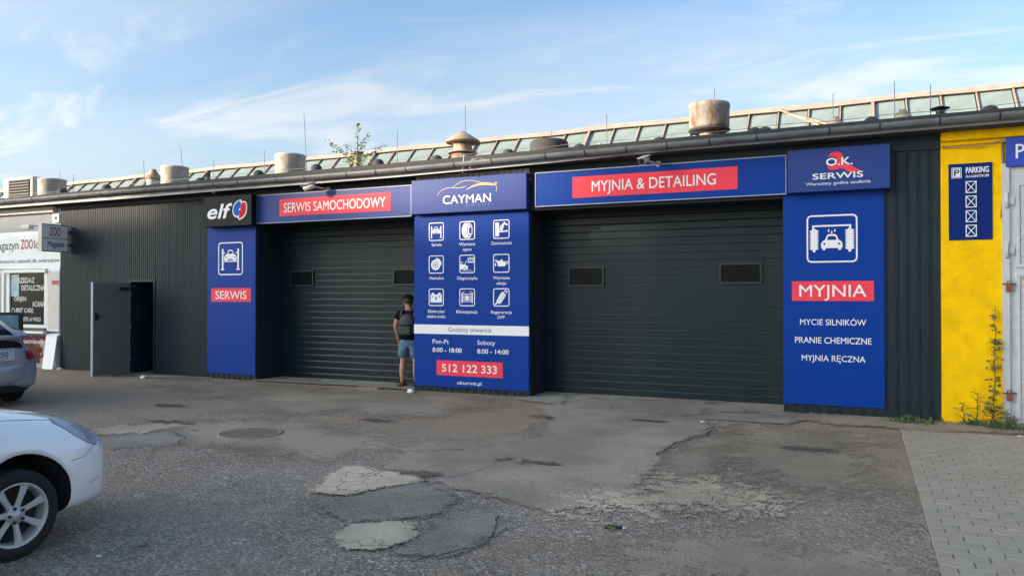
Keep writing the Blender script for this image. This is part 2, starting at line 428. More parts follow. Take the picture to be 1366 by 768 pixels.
# ------------------------------------------------------------------ ground
g = MB()
xs = [-400,-60,-30,-24,-12,0,12,24,60,400]; ys = [-400,-60,-30,-15,-8,0,15,60,400]
for i in range(len(xs)-1):
    for j in range(len(ys)-1):
        g.add([(xs[i],ys[j],0),(xs[i+1],ys[j],0),(xs[i+1],ys[j+1],0),(xs[i],ys[j+1],0)], [(0,1,2,3)])
tag(g.build('ground', M['asph'], fixn=False), 'worn grey asphalt yard with exposed aggregate in front of the garages', kind='structure')

def ragged(pts, amp=0.07, it=4, seed=1):
    r = random.Random(seed); p = [Vector(q) for q in pts]
    for k in range(it):
        out = []
        for i in range(len(p)):
            a, b = p[i], p[(i+1) % len(p)]
            d = b-a; nrm = Vector((-d.y, d.x))
            out += [a, (a+b)/2 + nrm*r.uniform(-1, 1)*amp*1.6]
        p = out
    return p
from mathutils.geometry import tessellate_polygon
def patch(name, pts, z, m, label, amp=0.08, it=4, seed=1, fade=0.10, step=0.07):
    """grid sheet over a ragged outline; attribute rim = distance to the outline / fade"""
    p = ragged(pts, amp, min(it, 3), seed); n_ = len(p)
    def sd(x, y):
        ins = False; dm = 1e9
        for i in range(n_):
            a, b = p[i], p[(i+1) % n_]
            if (a.y > y) != (b.y > y) and x < (b.x-a.x)*(y-a.y)/(b.y-a.y)+a.x: ins = not ins
            dx, dy = b.x-a.x, b.y-a.y; t_ = max(0, min(1, ((x-a.x)*dx+(y-a.y)*dy)/(dx*dx+dy*dy+1e-12)))
            dm = min(dm, (a.x+t_*dx-x)**2+(a.y+t_*dy-y)**2)
        return math.sqrt(dm)*(1 if ins else -1)
    x0, x1 = min(q.x for q in p)-fade, max(q.x for q in p)+fade; y0, y1 = min(q.y for q in p)-fade, max(q.y for q in p)+fade
    st = max(step, (x1-x0)/60, (y1-y0)/70); nx = int((x1-x0)/st)+1; ny = int((y1-y0)/st)+1
    D = {(i, j): sd(x0+i*st, y0+j*st) for i in range(nx+1) for j in range(ny+1)}
    idx = {}; V = []; A = []; F = []
    for i in range(nx):
        for j in range(ny):
            cs = [(i, j), (i+1, j), (i+1, j+1), (i, j+1)]
            if max(D[c_] for c_ in cs) < -fade: continue
            f = []
            for c_ in cs:
                if c_ not in idx: idx[c_] = len(V); V.append((x0+c_[0]*st, y0+c_[1]*st, z)); A.append(max(-1.0, min(2.0, .5+.5*D[c_]/fade)))
                f.append(idx[c_])
            F.append(tuple(f))
    me = bpy.data.meshes.new(name); me.from_pydata(V, [], F); me.materials.append(m)
    at = me.attributes.new('rim', 'FLOAT', 'POINT'); at.data.foreach_set('value', A)
    o = bpy.data.objects.new(name, me); C.objects.link(o)
    tag(o, label, kind='structure')
    return o
patch('smooth_asphalt_patch', [(-4.45,-1.1),(-4.26,-.10),(-3.0,-.02),(-2.09,-.55),(-1.85,-1.4),(-1.72,-2.2),(-1.915,-2.97),(-1.957,-3.63),(-1.867,-4.07),(-1.81,-4.8),(-1.78,-5.23),(-1.92,-5.84),(-2.2,-6.15),(-2.56,-6.03),(-2.91,-5.88),(-3.32,-5.79),(-3.64,-5.63),(-3.83,-5.46),(-4.34,-5.40),(-4.50,-4.66),(-3.95,-4.3),(-3.62,-3.65),(-3.85,-2.0)], 0.010, M['asmooth'], 'smooth grey asphalt repair leading from the right garage door', 0.05, 4, 3, fade=.18)
patch('ragged_cement_patch', [(-4.75,-4.73),(-4.64,-4.12),(-4.12,-3.63),(-3.86,-3.13),(-3.80,-2.0),(-3.60,-2.0),(-3.35,-3.53),(-3.46,-4.05),(-3.95,-4.3),(-4.50,-4.66)], 0.005, M['dusty'], 'dusty strip of pale cement beside the smooth asphalt repair', 0.06, 4, 5, fade=0.22)
patch('cement_patch', [(-4.30,-6.46),(-4.52,-6.03),(-4.60,-5.68),(-4.66,-5.45),(-4.39,-5.50),(-4.04,-5.52),(-3.80,-5.51),(-3.65,-5.79),(-3.83,-6.08),(-3.92,-6.39),(-4.08,-6.49)], 0.016, M['beige'], 'pale cracked cement patch left of the smooth asphalt', 0.05, 4, 8, fade=.10)
patch('cement_patch', [(-3.40,-7.37),(-3.43,-7.10),(-3.31,-6.955),(-3.09,-6.835),(-2.925,-6.92),(-2.817,-7.12),(-2.855,-7.35),(-2.92,-7.51),(-3.08,-7.55),(-3.25,-7.5)], 0.017, M['beige'], 'pale oval cement patch nearest the viewer', 0.05, 4, 9, fade=.085)
patch('cement_patch', [(-8.88,-5.13),(-8.83,-4.61),(-8.62,-4.72),(-8.44,-4.17),(-8.14,-4.10),(-8.01,-4.55),(-8.04,-5.03),(-8.37,-5.30)], 0.006, M['beige'], 'pale cement patch far left in front of the steel door', 0.09, 4, 12, fade=0.14)
patch('dark_asphalt_patch', [(-4.04,-6.80),(-3.92,-6.39),(-3.63,-5.78),(-3.12,-6.03),(-2.98,-6.64),(-3.13,-6.81),(-3.44,-7.05),(-3.84,-6.90)], 0.0125, M['asdark'], 'dark asphalt repair between the two pale cement patches', 0.06, 4, 14, fade=0.14)
patch('dark_asphalt_patch', [(-2.78,-7.50),(-2.85,-6.92),(-2.93,-6.61),(-2.84,-6.16),(-2.52,-6.38),(-2.36,-6.80),(-2.34,-7.14),(-2.51,-7.43)], 0.009, M['asdark'], 'darker coarse asphalt repair right of the oval cement patch', 0.06, 4, 15, fade=0.14)
patch('dark_asphalt_patch', [(-9.2,-5.3),(-8.5,-5.35),(-7.75,-4.75),(-7.35,-4.95),(-6.95,-5.35),(-7.3,-5.6),(-8.0,-6.2),(-9.0,-6.4),(-9.8,-6.0)], 0.0035, M['asdark'], 'dark asphalt layer with a broken rim near the white car', 0.10, 4, 16, fade=0.25)
patch('dusty_patch', [(-1.95,-3.7),(-1.88,-2.97),(-1.70,-2.2),(-1.25,-1.75),(-.95,-2.5),(-1.15,-3.4),(-1.3,-4.4),(-1.2,-5.0),(-1.75,-5.2),(-1.8,-4.4)], 0.0045, M['dusty'], 'dusty crumbled ground right of the smooth asphalt', 0.14, 4, 18, fade=0.35)
patch('concrete_apron', [(-5.02,-.35),(-5.03,.74),(-1.06,.74),(-1.03,-.02),(-.89,-.10),(-.84,-.62),(-.95,-1.0),(-1.9,-1.05),(-3.2,-.75),(-4.3,-.55)], 0.013, M['slab'], 'worn concrete apron in front of the right garage door', 0.02, 4, 21, fade=0.05)
patch('concrete_apron', [(-10.9,-.05),(-10.95,.74),(-7.25,.74),(-7.25,.02),(-8.6,.06),(-9.6,-.02)], 0.022, M['slab'], 'narrow concrete sill in front of the left garage door', 0.015, 3, 22, fade=0.03)
patch('concrete_apron', [(-14.5,.0),(-14.42,-.38),(-13.6,-.42),(-12.7,-.36),(-12.1,-.20),(-12.15,.02),(-13.2,.03)], 0.012, M['slab'], 'pale concrete strip along the wall beside the steel door', 0.04, 4, 23, fade=0.06)
patch('dirt_strip', [(-1.0,-.05),(-.90,-.75),(-.2,-.95),(.55,-.95),(1.2,-.85),(3.5,-.9),(6,-1.0),(6,.03),(.5,.03)], 0.0185, M['dusty'], 'strip of trodden dirt along the foot of the yellow wall', 0.10, 4, 25, fade=.32)

patch('dusty_patch', [(-2.3,-5.6),(-1.9,-4.6),(-1.3,-4.4),(-.6,-4.9),(-.7,-5.5),(-1.5,-6.0),(-2.1,-6.2)], 0.0105, M['beige'], 'pale worn cement skin below the jagged crack', 0.2, 4, 31, fade=.7)
patch('dusty_patch', [(-1.2,-1.1),(.35,-1.2),(.38,-4.2),(-.3,-4.8),(-1.2,-3.9),(-1.6,-2.2)], 0.0060, M['dusty'], 'brown dusty ground before the right blue panel', 0.2, 4, 32, fade=.6)
patch('dusty_patch', [(-8.2,-4.0),(-7.2,-3.6),(-5.6,-3.9),(-4.7,-4.6),(-5.0,-5.4),(-6.4,-5.3),(-7.6,-5.1)], 0.0030, M['dusty'], 'brown dusty ground around the manhole cover', 0.25, 4, 33, fade=.55)
patch('dusty_patch', [(-12.0,-.6),(-9.0,-.3),(-5.4,-.5),(-5.1,-1.6),(-7.0,-2.2),(-10,-2.4),(-12.4,-1.6)], 0.0028, M['dusty'], 'brown trodden dirt before the left garage door', 0.3, 4, 34, fade=.7)
patch('dusty_patch', [(-1.2,-6.3),(.1,-6.0),(.35,-6.9),(-.6,-7.2),(-1.7,-6.9)], 0.0030, M['dusty'], 'faint pale worn patch beside the pavers', 0.25, 4, 35, fade=.6)

M['oil'] = asphalt('oil_stain', (0.115,0.098,0.080), (0.19,0.165,0.14), (0.14,0.12,0.10), 0.5, 0.5, 0.8, edge=True)
for i, (x, y, a, b, lab) in enumerate(((-5.95,-3.05,.30,.16,'dark oil stain before the blue information sign'),(-4.05,-1.9,.16,.07,'small dark smudge at the top of the smooth asphalt'),(-2.6,-1.6,.30,.06,'thin dark tyre smear on the smooth asphalt'),
      (-.55,-2.7,.28,.13,'dark damp stain before the right blue panel'),(-3.1,-4.6,.30,.07,'dark scuff in the middle of the smooth asphalt'),(-3.75,-5.5,.22,.10,'dark scuff at the tip of the pale cracked cement'),(-9.6,-3.2,.35,.12,'dark smear in front of the steel door'),(-8.5,-4.3,.40,.12,'dark smear beyond the white car'))):
    pts = [(x+a*math.cos(t_*1.05+.3*i)*rnd.uniform(.6,1.3), y+b*math.sin(t_*1.05+.3*i)*rnd.uniform(.6,1.3)) for t_ in range(6)]
    patch('oil_stain', pts, .0212 if -4.5 < x < -2 else .0075, M['oil'], lab, .03, 3, 70+i, fade=.20, step=.03)
# crack lines: narrow recessed-looking seams laid as dark strips
def crack(pts, wd, seed, z=0.0205):
    r = random.Random(seed); p = [Vector(q) for q in pts]
    for k in range(4):
        out = []
        for a, b in zip(p, p[1:]):
            d = b-a; nn = Vector((-d.y, d.x))
            out += [a, (a+b)/2+nn*r.uniform(-.14, .14)]
        p = out+[p[-1]]
    mb = MB(); vs = []
    for i, q in enumerate(p):
        d = (p[min(i+1, len(p)-1)]-p[max(i-1, 0)]).normalized(); nn = Vector((-d.y, d.x))
        ww = wd*.55*r.uniform(.25, 1.25)*(1 if 0 < i < len(p)-1 else 0.2)
        vs += [(q.x+nn.x*ww, q.y+nn.y*ww, z), (q.x-nn.x*ww, q.y-nn.y*ww, z)]
    mb.add(vs, [(2*i, 2*i+1, 2*i+3, 2*i+2) for i in range(len(p)-1)])
    return mb
for i, (pts, wd, z, lab) in enumerate([
    ([(-1.98,-3.75),(-1.95,-3.2),(-1.88,-2.75),(-1.72,-2.1),(-1.74,-1.6)], .016, .0145, 'jagged crack down the right rim of the smooth asphalt'),
    ([(-6.2,-3.6),(-6.0,-2.7),(-5.75,-1.7)], .012, .003, 'straight crack in the asphalt in front of the blue pillar'),
    ([(-9.3,-5.35),(-8.5,-5.4),(-7.75,-4.8),(-7.35,-5.0),(-7.0,-5.4)], .016, .0060, 'broken rim of the dark asphalt near the white car'),
    ([(-2.78,-7.48),(-2.51,-7.41),(-2.36,-7.12),(-2.40,-6.8),(-2.54,-6.42)], .012, .0120, 'broken rim of the near dark repair'),
    ([(-3.62,-5.80),(-3.9,-6.38),(-4.05,-6.5),(-4.32,-6.48)], .008, .0185, 'crack along the lower edge of the pale cracked cement'),
    ([(-3.55,-5.55),(-3.35,-4.9),(-3.1,-4.45)], .006, .0125, 'thin seam across the smooth asphalt'),
    ([(-.88,-.02),(-.84,-.3),(-.83,-.66)], .012, .0320, 'broken edge of the concrete apron at the right pillar')]):
    tag(crack(pts, wd, 40+i, z).build('crack', M['crackm'], fixn=False), lab, kind='structure')

# manhole cover
mh = MB()
mc = (-6.83, -4.49)
mh.lathe((mc[0],mc[1],0), [(0.39,0.0),(0.39,0.012),(0.35,0.014),(0.345,0.006),(0.0,0.006)], 40, 0)
for k in range(-7, 8):
    hw = math.sqrt(max(0, .33**2-(k*.045)**2))
    if hw > .04: mh.box(mc[0]-.012+k*.045, mc[0]+.012+k*.045, mc[1]-hw, mc[1]+hw, .006, .013)
tag(mh.build('manhole_cover', M['iron'], org=(mc[0],mc[1],0)), 'round ribbed iron manhole cover set in the asphalt', 'manhole cover')
mh = MB(); mh.box(-8.35,-7.9,-.22,.02,.0,.03)
tag(mh.build('drain_cover', M['iron'], org=(-8.1,-.1,0)), 'small square metal plate at the sill of the left garage door', 'drain cover')

# loose gravel (countless) and grit
gr = MB(); r = random.Random(11)
for k in range(5200):
    if k < 3900:
        x = r.uniform(-6.5, 0.45); y = -8.6+abs(r.gauss(0, 2.4))
        if y > -.9: continue
    else:
        x = r.uniform(-13, .5); y = r.uniform(-6, -.2)
    if r.random() < 0.6 and (-4.4 < x < -1.9) and (-6 < y < -.5): continue
    if x < -4.6 and -11 < y < -7.6: continue
    s = r.choice([.004,.005,.006,.008,.012]) * r.uniform(.7, 1.3)
    if r.random() < .01: s *= 2
    vs = []
    for a in range(5):
        t = a*1.2566+r.uniform(-.3,.3); vs.append((x+s*math.cos(t)*r.uniform(.7,1.2), y+s*math.sin(t)*r.uniform(.7,1.2), .001+s*.1))
    vs.append((x+r.uniform(-.3,.3)*s, y+r.uniform(-.3,.3)*s, .002+s*r.uniform(.35,.6)))
    gr.add(vs, [(i, (i+1) % 5, 5) for i in range(5)], r.choice([0,0,1,2]))
tag(gr.build('gravel', [M['conc'], M['asdark'], M['brown']], fixn=False), 'loose grit and small stones scattered over the asphalt', kind='stuff')

# ------------------------------------------------------------------ concrete pavers
pv = MB(); pv.box(.45, 6.0, -14, -.3, -.002, .004)
paving = tag(pv.build('paver_area', M['bed'], org=(.45,-8,0)), 'forecourt of interlocking concrete pavers at the right', kind='structure')
PW, PH, GAP = .205, .145, .0048
def paver_mesh(first_half=None):
    mb = MB(); n = 6
    x0, x1 = (-PW/2+GAP, PW/2-GAP)
    if first_half == 'L': x0 = GAP
    def wv(x): return .014*math.cos(2*math.pi*x/PW)
    top = [(x0+(x1-x0)*i/n) for i in range(n+1)]
    ring = [(x, -PH/2+GAP-wv(x)) for x in top] + [(x, PH/2-GAP+wv(x)) for x in reversed(top)]
    N_ = len(ring); cxm = (x0+x1)/2
    ins = [(cxm+(x-cxm)*.955, y*.94) for x, y in ring]
    vs = [(x, y, -.02) for x, y in ring]+[(x, y, -.003) for x, y in ring]+[(x, y, 0) for x, y in ins]
    fs = [(i, (i+1) % N_, N_+(i+1) % N_, N_+i) for i in range(N_)]+[(N_+i, N_+(i+1) % N_, 2*N_+(i+1) % N_, 2*N_+i) for i in range(N_)]
    fs.append(tuple(range(2*N_, 3*N_)))
    mb.add(vs, fs)
    me = []
    for q in M['paver']:
        ob = mb.build('paver', q, fixn=True, org=(0,0,0)); me.append(ob.data)
        bpy.data.objects.remove(ob)
    return me
pm, pl = paver_mesh(), paver_mesh('L')
cells = []
for row in range(75):
    y = -.95-PH*row
    for c_ in range(26):
        x = .53-PW/2 + (c_+.5)*PW + (row % 2)*PW*.5 - PW*.0
        half = False
        if row % 2 == 1 and c_ == 0:
            cells.append((x-PW, y, True))
        cells.append((x, y, False))
def seen(x, y):
    c_, s_ = math.cos(R(24.5)), math.sin(R(24.5))
    a = x*c_+(y+11.75)*s_; b = -x*s_+(y+11.75)*c_
    return b > 1 and abs(a/b) < .70 and 1.7/b < .40, b
vis = sorted([(seen(x, y)[1], x, y, h) for x, y, h in cells if seen(x, y)[0]])
stuff = MB()
for k, (b_, x, y, h) in enumerate(vis):
    z = .0145+rnd.uniform(-.0015, .0015)
    if k < 300:
        o = bpy.data.objects.new('paver', rnd.choice(pl if h else pm)); link(o, paving)
        o.location = (x-.45, y+8, z); o.rotation_euler = (rnd.uniform(-.012,.012), rnd.uniform(-.010,.010), 0)
    else:
        stuff.add([(v.co.x+x, v.co.y+y, v.co.z+z) for v in (pl if h else pm)[0].vertices], [tuple(p.vertices) for p in pm[0].polygons])
rest = [(x, y, h) for x, y, h in cells if not seen(x, y)[0]]
for x, y, h in rest:
    stuff.add([(v.co.x+x, v.co.y+y, v.co.z+.014) for v in (pl if h else pm)[0].vertices], [tuple(p.vertices) for p in pm[0].polygons])
tag(stuff.build('paver_field', M['paver'][0], paving, fixn=False), kind='stuff')

# ------------------------------------------------------------------ main garage building
ZS = [(-24,3.728),(-18,3.730),(-14,3.736),(-12,3.750),(-7.5,3.762),(-4.6,3.805),(-2.8,3.846),(2,3.874),(8,3.9)]      # underside of the pale fascia
ZG = [(-24,3.895),(-18.3,3.900),(-14,3.915),(-12,3.91),(-7.8,3.905),(-4.6,3.945),(.94,3.993),(8,4.02)]               # gutter rim
ZE = [(-24,3.94),(-18.4,3.950),(-14,3.985),(-12,3.995),(-7.8,4.01),(.95,4.055),(8,4.08)]                # roof edge
zs = lambda x: interp(x, ZS); zg = lambda x: interp(x, ZG); ze = lambda x: interp(x, ZE)
BX0, BX1 = -30.0, 9.0
garage = thing('garage_building', (-7, 0, 0), 'long low garage building with dark cladding, grey roller doors and a glass roof lantern', 'building')
wb = MB()
wb.box(-16.75,-14.47,.055,.60,0,3.70); wb.box(-14.47,-13.735,.055,.60,1.99,3.70); wb.box(-13.735,-10.93,.055,.83,0,3.70)
wb.box(-7.27,-5.045,.055,.83,0,3.70); wb.box(-1.035,.955,.055,.83,0,3.70)
wb.box(-10.93,-7.27,.055,.83,3.085,3.70); wb.box(-5.045,-1.035,.055,.83,3.10,3.70)
wb.box(-16.75,.955,.835,.9,0,3.70)
wb.build('wall', M['cladb'], garage)
# wall of the dark room behind the open steel door
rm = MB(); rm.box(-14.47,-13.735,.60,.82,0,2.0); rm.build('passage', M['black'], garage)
# cladding sheets: narrow one with raised seam, shared mesh
def sheet(wd, z1, z0=0.0, fine=False):
    mb = MB()
    if fine:
        prof = [(0,.022)]+[(wd*(k+o_)/4, y_) for k in range(4) for o_, y_ in ((.10,.020),(.18,.013),(.34,.013),(.42,.020))]+[(wd-.003,.020)]
    else:
        prof = [(0,.022),(.006,.006),(.020,.006),(.026,.020),(wd*.5,.0185),(wd-.004,.020),(wd-.002,.026)]
    n = len(prof)
    vs = [(x, y, z0) for x, y in prof]+[(x, y, z1) for x, y in prof]
    mb.add(vs, [(i, i+1, n+i+1, n+i) for i in range(n-1)])
    mb.box(.0, wd-.003, .030, .050, z0, z1)
    return mb
def run(x0, x1, n, z0, z1, fine):
    wd = (x1-x0)/n
    o = sheet(wd, z1, z0, fine).build('cladding_panel', M['clad'], None, fixn=False, org=(0,0,0))
    o.parent = garage; o.location = (x0+7, 0, 0)
    for i in range(1, n): dup(o, (i*wd, 0, 0))
run(-16.75, -14.47, 10, 0, 3.64, True)
run(-14.47, -13.735, 3, 2.0, 3.64, True)
run(-13.735, -12.22, 7, 0, 3.64, True)
run(.285, .955, 5, 0, 3.66, False)
for (a, b, n) in ((-12.22,-10.935,9),(-7.268,-5.047,15),(-1.033,.285,9)):
    run(a, b, n, 0, 3.4, False)
# jamb sheets of the two drive-in recesses
for xx, sgn in ((-10.93,1),(-7.27,-1),(-5.045,1),(-1.035,-1)):
    jb = MB()
    for k in range(5):
        y0 = .03+k*.145
        a, b = sorted((xx, xx+sgn*.012))
        jb.box(a, b, y0, y0+.138, 0, 3.085)
    jb.build('jamb_cladding', M['cladb'], garage)
# steel door frame of the passage
fr = MB(); fr.box(-14.50,-14.455,.0,.12,0,2.02); fr.box(-13.755,-13.72,-.004,.12,0,2.02); fr.box(-14.455,-13.755,-.004,.12,1.975,2.02)
fr.build('door_frame', M['clad'], garage)
# open steel leaf, swung out a right angle
leaf = MB(); leaf.box(-14.475,-14.425,-.90,-.03,.015,1.955)
lf = leaf.build('steel_door', M['steel'], garage, bevel=.004)
q = MB(); q.box(-14.482,-14.418,-.918,-.901,.01,1.96); q.build('door_edge', M['edge'], lf)
q = MB(); q.box(-14.424,-14.385,-.30,-.07,1.80,1.86); q.bar((-14.40,-.20,1.83),(-14.20,-.05,1.90),.02,.012); q.build('door_closer', M['frameb'], lf, bevel=.003)
q = MB(); q.box(-14.424,-14.405,-.87,-.80,1.17,1.32); q.tube([(-14.41,-.84,1.26),(-14.37,-.84,1.26),(-14.37,-.74,1.26)],.009,6); q.build('lock', M['frameb'], lf)
q = MB(); q.tube([(-14.424,-.80,.42),(-14.39,-.80,.42),(-14.39,-.68,.43),(-14.424,-.68,.43)],.008,6); q.build('handle', M['zinc'], lf)
q = MB(); q.tube([(-14.476,-.84,1.00),(-14.53,-.86,1.00),(-14.53,-.86,1.16),(-14.476,-.84,1.16)],.012,6); q.build('handle', M['zinc'], lf)
for z_ in (.30,1.0,1.70):
    q = MB(); q.tube([(-14.44,-.012,z_-.06),(-14.44,-.012,z_+.06)], .014, 8); q.build('hinge', M['zinc'], lf)
# dark lintel beam under the eaves, soffit, fascia board, roof edge
def runprof(name, m, prof_fn, x0=-24, x1=8, step=1.0, parent=garage, smooth=False):
    n_ = int(round((x1-x0)/step)); mb = MB(); vs = []; k = None
    for i in range(n_+1):
        x = x0+(x1-x0)*i/n_; p = prof_fn(x); k = len(p)
        vs += [(x, y, z) for y, z in p]
    fs = [(i*k+j, i*k+(j+1) % k, (i+1)*k+(j+1) % k, (i+1)*k+j) for i in range(n_) for j in range(k)]
    fs += [tuple(range(k)), tuple(n_*k+j for j in range(k))[::-1]]
    mb.add(vs, fs, 0, smooth)
    return mb.build(name, m, parent)
runprof('lintel_beam', M['clad'], lambda x: [(-.012,3.655),(-.012,zs(x)+.02),(.052,zs(x)+.02),(.052,3.655)], -16.75, .955)
runprof('soffit', M['clad'], lambda x: [(-.29,zs(x)+.022),(-.29,zs(x)+.05),(.3,zs(x)+.05),(.3,zs(x)+.022)], BX0, BX1)
runprof('fascia_board', M['fascia'], lambda x: [(-.315,zs(x)),(-.315,zs(x)+.085),(-.29,zs(x)+.085),(-.29,zs(x))], BX0, BX1, 0.75)
runprof('roof', M['roof'], lambda x: [(-.32,ze(x)-.045),(-.33,ze(x)),(4.1,ze(x)+.16),(9.0,ze(x)+.16),(9.0,ze(x)-.3),(-.28,ze(x)-.20)], BX0, BX1)
bk = MB(); bk.box(BX0, BX1, 8.6, 8.9, 0, 3.8); bk.build('rear_wall', M['shopw'], garage)
# half-round gutter
def gprof(x):
    z = zg(x); c_ = -.40; rr = .065
    return [(c_+rr*math.cos(t), z-rr*.25+rr*math.sin(t)*1.15) for t in [math.pi+math.pi*i/8 for i in range(9)]]+[(c_+rr-.006, z-.012),(c_, z-.045),(c_-rr+.006, z-.012)]
gut = runprof('gutter', M['gutter'], gprof, BX0, BX1, 0.75, smooth=False)
br = MB()
t = [math.pi+math.pi*i/8 for i in range(9)]
for a, b in zip(t, t[1:]):
    rr = .069
    vs = []
    for xx in (-.011, .011):
        for tt in (a, b): vs += [(xx, -.40+rr*math.cos(tt), -.016+rr*math.sin(tt)*1.15)]
    br.add(vs, [(0,1,3,2)], 0, True)
br.box(-.011,.011,-.335,-.322,-.02,.03)
bo = br.build('gutter_bracket', M['frameb'], None, fixn=False, org=(0,0,0)); bo.parent = gut
xx = -22.4; first = True
while xx < 4:
    if first: bo.location = (xx+7, 0, zg(xx)); first = False
    else:
        c_ = bo.copy(); C.objects.link(c_); c_.location = (xx+7, 0, zg(xx))
    xx += rnd.choice([.62,.66,.7,.95])
# ridge-tile like vent humps behind the roof edge
hb = MB()
hb.lathe((0,0,0), [(.105,-.10),(.105,.0),(.10,.05),(.075,.085),(.03,.105),(0.0,.11)], 14, 0)
ho = hb.build('vent_hump', M['roof'], None, org=(0,0,0)); ho.parent = garage
for i, (x, z) in enumerate([(-16.85,4.06),(-15.37,4.055),(-12.53,4.03),(-10.97,4.08),(-9.54,4.10),(-8.12,4.095),(-6.88,4.07),(-5.48,4.07),(-4.2,4.055),(-2.88,4.055),(-1.455,4.075),(-1.30,4.07),(.12,4.08),(1.545,4.095)]):
    o = ho if i == 0 else ho.copy()
    if i: C.objects.link(o)
    o.location = (x+7, .12, z)
# lightning conductor wire along the roof edge
wr = MB(); pts = []
for i in range(90):
    x = -20+i*.27
    pts.append((x, .35, ze(x)+.185+.012*math.sin(i*1.1)))
wr.tube(pts, .004, 5); wr.build('conductor_wire', M['rod'], garage)
# garage doors
def garage_door(x0, x1, H, n, wins, label):
    bx = MB(); bx.box(x0, x1, .765, .80, 0, H)
    d = bx.build('garage_door', M['slat'], garage); d['label'] = label
    h = H/n; s = MB()
    pr = [(.762,0),(.7505,.0012),(.750,h-.026),(.7570,h-.004),(.762,h-.003),(.762,h)]
    vs = [(x0, y, z) for y, z in pr]+[(x1, y, z) for y, z in pr]; k = len(pr)
    s.add(vs, [(i, k+i, k+i+1, i+1) for i in range(k-1)])
    so_ = s.build('slat', M['slat'], None, fixn=False, org=(-7,0,0)); so_.parent = d; so_.location = (0, 0, .004)
    for i in range(1, n):
        c_ = so_.copy(); C.objects.link(c_); c_.location = (0, rnd.uniform(-.001,.001), .004+i*h)
    for (a, b, c0, c1) in wins:
        f = MB(); t_ = .032
        f.box(a-t_, b+t_, .722, .748, c1, c1+t_); f.box(a-t_, b+t_, .722, .748, c0-t_, c0)
        f.box(a-t_, a, .722, .748, c0, c1); f.box(b, b+t_, .722, .748, c0, c1)
        f.box(a, b, .741, .7435, c0, c1, 1)
        wo = f.build('window', [M['frameb'], M['glassd']], d)
    q = MB(); q.box(x0, x1, .742, .764, -.002, .022); q.build('bottom_seal', M['frameb'], d)
    return d
d1 = garage_door(-11.1, -7.2, 3.12, 25, [(-10.655,-10.13,1.90,2.165),(-8.165,-7.64,1.905,2.170)], 'left dark grey sectional door with two small windows')
d2 = garage_door(-5.05, -1.0, 3.15, 25, [(-4.59,-4.01,1.87,2.145),(-2.04,-1.45,1.90,2.17)], 'right dark grey sectional door, closed')
q = MB(); q.box(-1.42,-1.14,.738,.748,.11,.15); q.build('handle', M['frameb'], d2, bevel=.003)
# soldier bricks above the middle box sign
for i in range(19):
    x = -7.22+i*.116
    q = MB(); q.box(x, x+.106, -.03, .05, 3.60, 3.80+.0*i)
    o = q.build('brick', M['brick'], garage, bevel=.004)

# ------------------------------------------------------------------ roof lantern
def zrg(x): return 5.40+(x+24)*.0105
lan = MB()
SL0, SL1, Y0, Y1 = -28.0, 5.0, 4.0, 5.45
lan.add([(SL0,Y1,zrg(SL0)-.06),(SL1,Y1,zrg(SL1)-.06),(SL1,Y1+1.45,zrg(SL1)-1.5),(SL0,Y1+1.45,zrg(SL0)-1.5)], [(0,1,2,3)])
lan.add([(SL0,Y0-.02,zrg(SL0)-1.5),(SL1,Y0-.02,zrg(SL1)-1.5),(SL1,Y0-.02,3.9),(SL0,Y0-.02,3.9)], [(0,1,2,3)], 1)
lan.add([(SL1,Y0,zrg(SL1)-1.5),(SL1,Y1,zrg(SL1)-.06),(SL1,Y1+1.45,zrg(SL1)-1.5)], [(0,1,2)])
lant = lan.build('roof_lantern', [M['pane'], M['bars']], garage)
PWD = .60; npn = int((SL1-SL0)/PWD)
pn = MB(); pn.add([(0.03,Y0,-1.5),(PWD-.03,Y0,-1.5),(PWD-.03,Y1,-.05),(.03,Y1,-.05),(0.03,Y0+.02,-1.515),(PWD-.03,Y0+.02,-1.515),(PWD-.03,Y1+.02,-.065),(.03,Y1+.02,-.065)],
                  [(0,1,2,3),(4,5,6,7),(0,1,5,4),(1,2,6,5),(2,3,7,6),(3,0,4,7)])
po = pn.build('pane', M['pane'], None, org=(0,0,0)); po.parent = lant
ba = MB(); ba.bar((0,Y0-.03,-1.5),(0,Y1-.03,-.05),.025,.05); bo_ = ba.build('glazing_bar', M['bars'], None, org=(0,0,0)); bo_.parent = lant
bb = MB(); bb.bar((0,Y0-.06,-1.5),(0,Y1-.04,-.05),.055,.08); bo2 = bb.build('glazing_bar', M['bars'], None, org=(0,0,0)); bo2.parent = lant
f1 = f2 = f3 = True
for i in range(npn+1):
    x = SL0+i*PWD; L3 = (x+7, rnd.uniform(-.008,.008), zrg(x)+rnd.uniform(-.008,.008))
    if i < npn:
        o = po if f1 else po.copy()
        if not f1: C.objects.link(o)
        f1 = False; o.location = L3
    thick = (i % 5 == 2)
    src_, fl = (bo2, f3) if thick else (bo_, f2)
    o = src_ if fl else src_.copy()
    if not fl: C.objects.link(o)
    if thick: f3 = False
    else: f2 = False
    o.location = L3
def ridge(x):
    z = zrg(x)+.012*math.sin(x*2.1)
    return [(Y1-.13,z-.075),(Y1-.09,z+.03),(Y1+.12,z+.03),(Y1+.12,z-.075)]
runprof('ridge_flashing', M['bars'], ridge, SL0, SL1, .5, lant)
# horizontal transom seen through the panes on the left half
tr = MB(); tr.bar((SL0,Y0+.74,zrg(SL0)-.755),(-7.0,Y0+.74,zrg(-7)-.755),.03,.03); tr.build('transom', M['bars'], lant)
